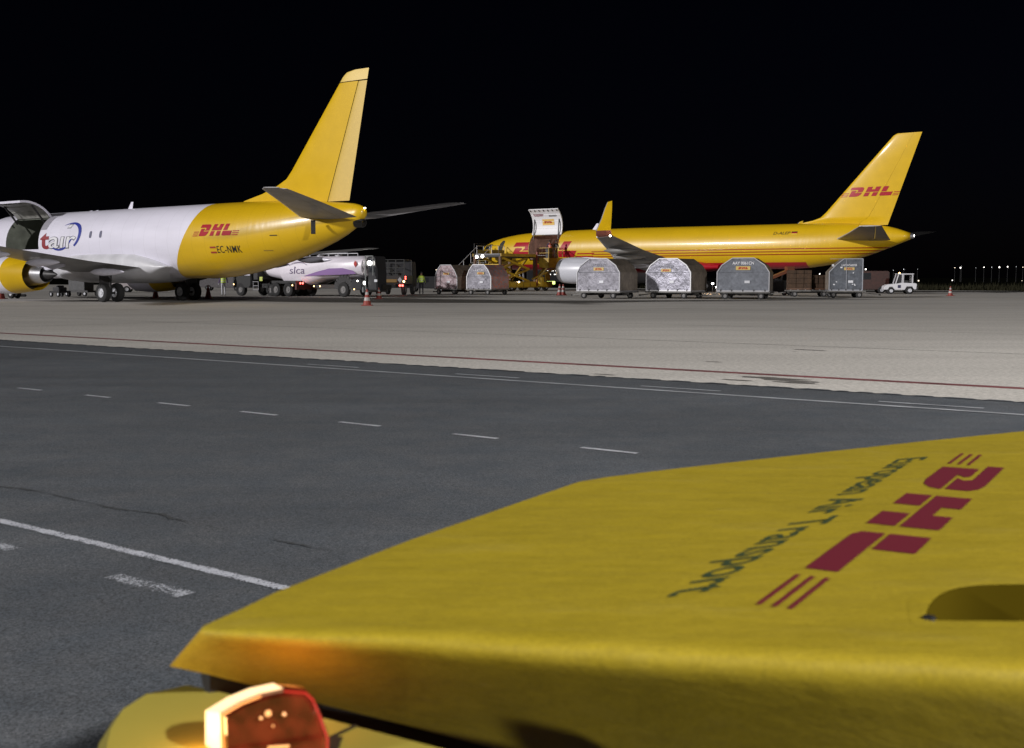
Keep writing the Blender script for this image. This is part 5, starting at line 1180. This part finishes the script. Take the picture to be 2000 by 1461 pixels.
o0, o1 = at(1750, 898, ZT), at(1307, 1167, ZT); u0, u1 = at(1817, 892, ZT), at(1414, 1152, ZT)
F2 = affine([(0, 0), (1, 0), (0, 1), (1, 1)], [o0, o1, u0, u1])
decal('lettering', fit_text(bm, 1.0), F2, mat('dark_green_print', (.02, .035, .012), .6), hood, 'dark green printed company name')
# lower body, fender, black strip standing in for the gap shadow
ZF = .76
M_fen = mat('fender_yellow', (.27, .225, .037), .5, var=.12, vscale=3, bump=.05, bscale=3)
fpx = [(205, 1475), (216, 1425), (240, 1385), (285, 1356), (365, 1338), (420, 1349)]
top = [at(u, v, ZF) for u, v in fpx] + [at(540, 1379, ZF), at(660, 1410, ZF), at(800, 1446, ZF), at(960, 1487, ZF), at(1300, 1580, ZF), at(1700, 1690, ZF), at(2400, 1880, ZF), Vector((1.1, 0.9, ZF)), Vector((.5, 1.0, ZF)), Vector((-.45, 1.0, ZF)), Vector((-.50, 1.15, ZF))]
mb = MB(); n = len(top); mid = [p + Vector((0, 0, -.02)) + (p - Vector((.3, 1.35, ZF))).normalized()*.012*Vector((1, 1, 0)).length for p in top]; low = [Vector((p.x, p.y, .28)) for p in mid]
mb.add(top + mid + low, [tuple(range(n))] + [(k, (k+1) % n, (k+1) % n + n, k+n) for k in range(n)] + [(k+n, (k+1) % n + n, (k+1) % n + 2*n, k+2*n) for k in range(n)])
fen = mb.build('fender', M_fen, TG)
s0_, s1_ = at(697, 1416, ZF+.001), at(560, 1480, ZF+.001); dd_ = (s1_-s0_).normalized(); rr_ = Vector((dd_.y, -dd_.x, 0))*.004
quad('panel_seam', [s0_+rr_, s1_+rr_, s1_-rr_, s0_-rr_], M_blk, fen)
mb = MB(); sp = []
for i in range(1, 12):
    y = at(*cr[i], ZT).y + und[i] + .035; sp.append((depth(bt[i][0], bt[i][1] - 10, y), depth(bt[i][0], bt[i][1] + 60, y)))
sp.insert(0, (depth(392, 1312, 1.60), depth(396, 1340, 1.60))); n = len(sp)
mb.add([p for p, q in sp] + [q for p, q in sp] + [p + Vector((0, .04, 0)) for p, q in sp] + [q + Vector((0, .04, 0)) for p, q in sp], [(k, k+1, n+k+1, n+k) for k in range(n-1)] + [(k, k+1, 2*n+k+1, 2*n+k) for k in range(n-1)])
mb.build('gap_shadow_strip', mat('gap_shadow_black', (.010, .010, .010), .8), TG)
mb = MB(); mb.prism([(-.02, 1.72), (.28, 2.35), (.75, 2.7), (1.4, 3.0), (2.6, 3.3), (2.6, 1.72)], lambda a, b: (a, b, .3), (0, 0, .28)); mb.build('lower_body', M_drk, TG, bevel=.03)
wheel(TG, (.35, 1.25, .30), .30, .22, axis=(0, 1, 0)); wheel(TG, (2.3, 1.25, .30), .30, .22); wheel(TG, (1.3, 2.75, .30), .30, .22)
# glowing amber indicator
M_lens = mat('lens_red_amber', (.085, .010, .004), .14, coat=.7, emit=(1, .10, .02), estr=.035, var=.75, vscale=34, detail=1.0)
M_glow = mat('lens_lit_rim', (1, .7, .4), .3, emit=(1, .66, .34), estr=1.15)
M_glow2 = mat('lens_lit_edge', (1, .4, .1), .3, emit=(1, .30, .08), estr=.7)
def dl(u, v, y): return depth(u, v, y)
yF, yB = 1.375, 1.412
front = [(432, 1394), (470, 1372), (510, 1356), (556, 1346), (600, 1350), (614, 1364), (630, 1402), (643, 1440), (642, 1500), (436, 1500)]
back = [(404, 1390), (446, 1364), (490, 1346), (536, 1336), (590, 1341), (606, 1356), (622, 1394), (634, 1430), (634, 1490), (404, 1490)]
Fp = [dl(u, v, yF) for u, v in front]; Bp_ = [dl(u, v, yB) for u, v in back]; n = len(Fp)
mb = MB(); cc = sum(Fp, Vector())/n; Fi = [p.lerp(cc, .12) + Vector((0, -.012, 0)) for p in Fp]
mb.loft([Bp_, Fp, Fi]); sg = mb.build('turn_signal', M_lens, TG, sm=True)
mb = MB(); 
for k in (0, 1, 2): mb.add([Bp_[k]*1, Bp_[k+1]*1, Fp[k+1]*1, Fp[k]*1], [(0, 1, 2, 3)])
mb.add([Bp_[0], Fp[0], Fp[-1], Bp_[-1]], [(0, 1, 2, 3)])
for i in range(len(mb.v)): p = Vector(mb.v[i]); mb.v[i] = tuple(p + Vector((-.0015, -.001, .0015)))
mb.build('lit_rim', M_glow, sg)
mb = MB(); Q = [Fp[-1], Fp[0], Fp[1], Fp[2]]; Qi = [p.lerp(cc, .10) for p in Q]
for k in range(3): mb.add([Q[k] + Vector((0, -.004, 0)), Q[k+1] + Vector((0, -.004, 0)), Qi[k+1] + Vector((0, -.006, 0)), Qi[k] + Vector((0, -.006, 0))], [(0, 1, 2, 3)])
mb.build('lit_edge', M_glow2, sg)
mb = MB(); Q = Fp[3:9]; Qi = [p.lerp(cc, .13) for p in Q]
for k in range(5): mb.add([Q[k] + Vector((0, -.004, 0)), Q[k+1] + Vector((0, -.004, 0)), Qi[k+1] + Vector((0, -.007, 0)), Qi[k] + Vector((0, -.007, 0))], [(0, 1, 2, 3)])
mb.build('red_edge', mat('lens_red_edge', (.35, .02, .012), .2, coat=1.0, emit=(1, .08, .04), estr=.10), sg)
mb = MB(); cg = Vector((Fp[1].x*.55 + Fp[4].x*.45, yF-.016, Fp[1].z - .008))
mb.lathe(cg, (.15, -1, .25), [(0, .0042), (.0015, .003), (.002, .0005)], 7); mb.build('bulb_glint', mat('glint_orange', (1, .5, .2), .3, emit=(1, .30, .06), estr=.5), sg, sm=True)
for du, dz, r in ((-.009, -.006, .0022), (.020, -.001, .0026), (.006, -.016, .0014)):
    mb = MB(); mb.lathe(cg + Vector((du, 0, dz)), (.15, -1, .25), [(0, r), (.001, r*.6), (.0015, .0003)], 6); mb.build('bulb_glint', _mats['glint_orange'], sg)
mb = MB(); mb.bar(Fp[-1]*.55 + Fp[-2]*.45 + Vector((0, -.012, .032)), Fp[-1]*.35 + Fp[-2]*.65 + Vector((0, -.012, .034)), .004, .003); mb.build('bulb_glint', _mats['glint_orange'], sg)
MB().add([p + Vector((0, 0, -.0)) for p in [Vector((Fp[-1].x-.01, yF-.02, ZF+.002)), Vector((Fp[-2].x+.01, yF-.02, ZF+.002)), Vector((Fp[-2].x+.01, yB+.02, ZF+.002)), Vector((Fp[-1].x-.01, yB+.02, ZF+.002))]], [(0, 1, 2, 3)]).build('lamp_gasket', M_blk, sg)
for (u, v, y, e, sz, cl) in ((548, 1362, 1.45, .42, .05, (1, .30, .07)), (385, 1425, 1.38, .26, .02, (1, .50, .18))):
    ld = bpy.data.lights.new('indicator_glow', 'POINT'); ld.energy = e; ld.color = cl; ld.shadow_soft_size = sz
    lo = bpy.data.objects.new('indicator_glow', ld); C.objects.link(lo); lo.parent = sg; lo.location = depth(u, v, y)
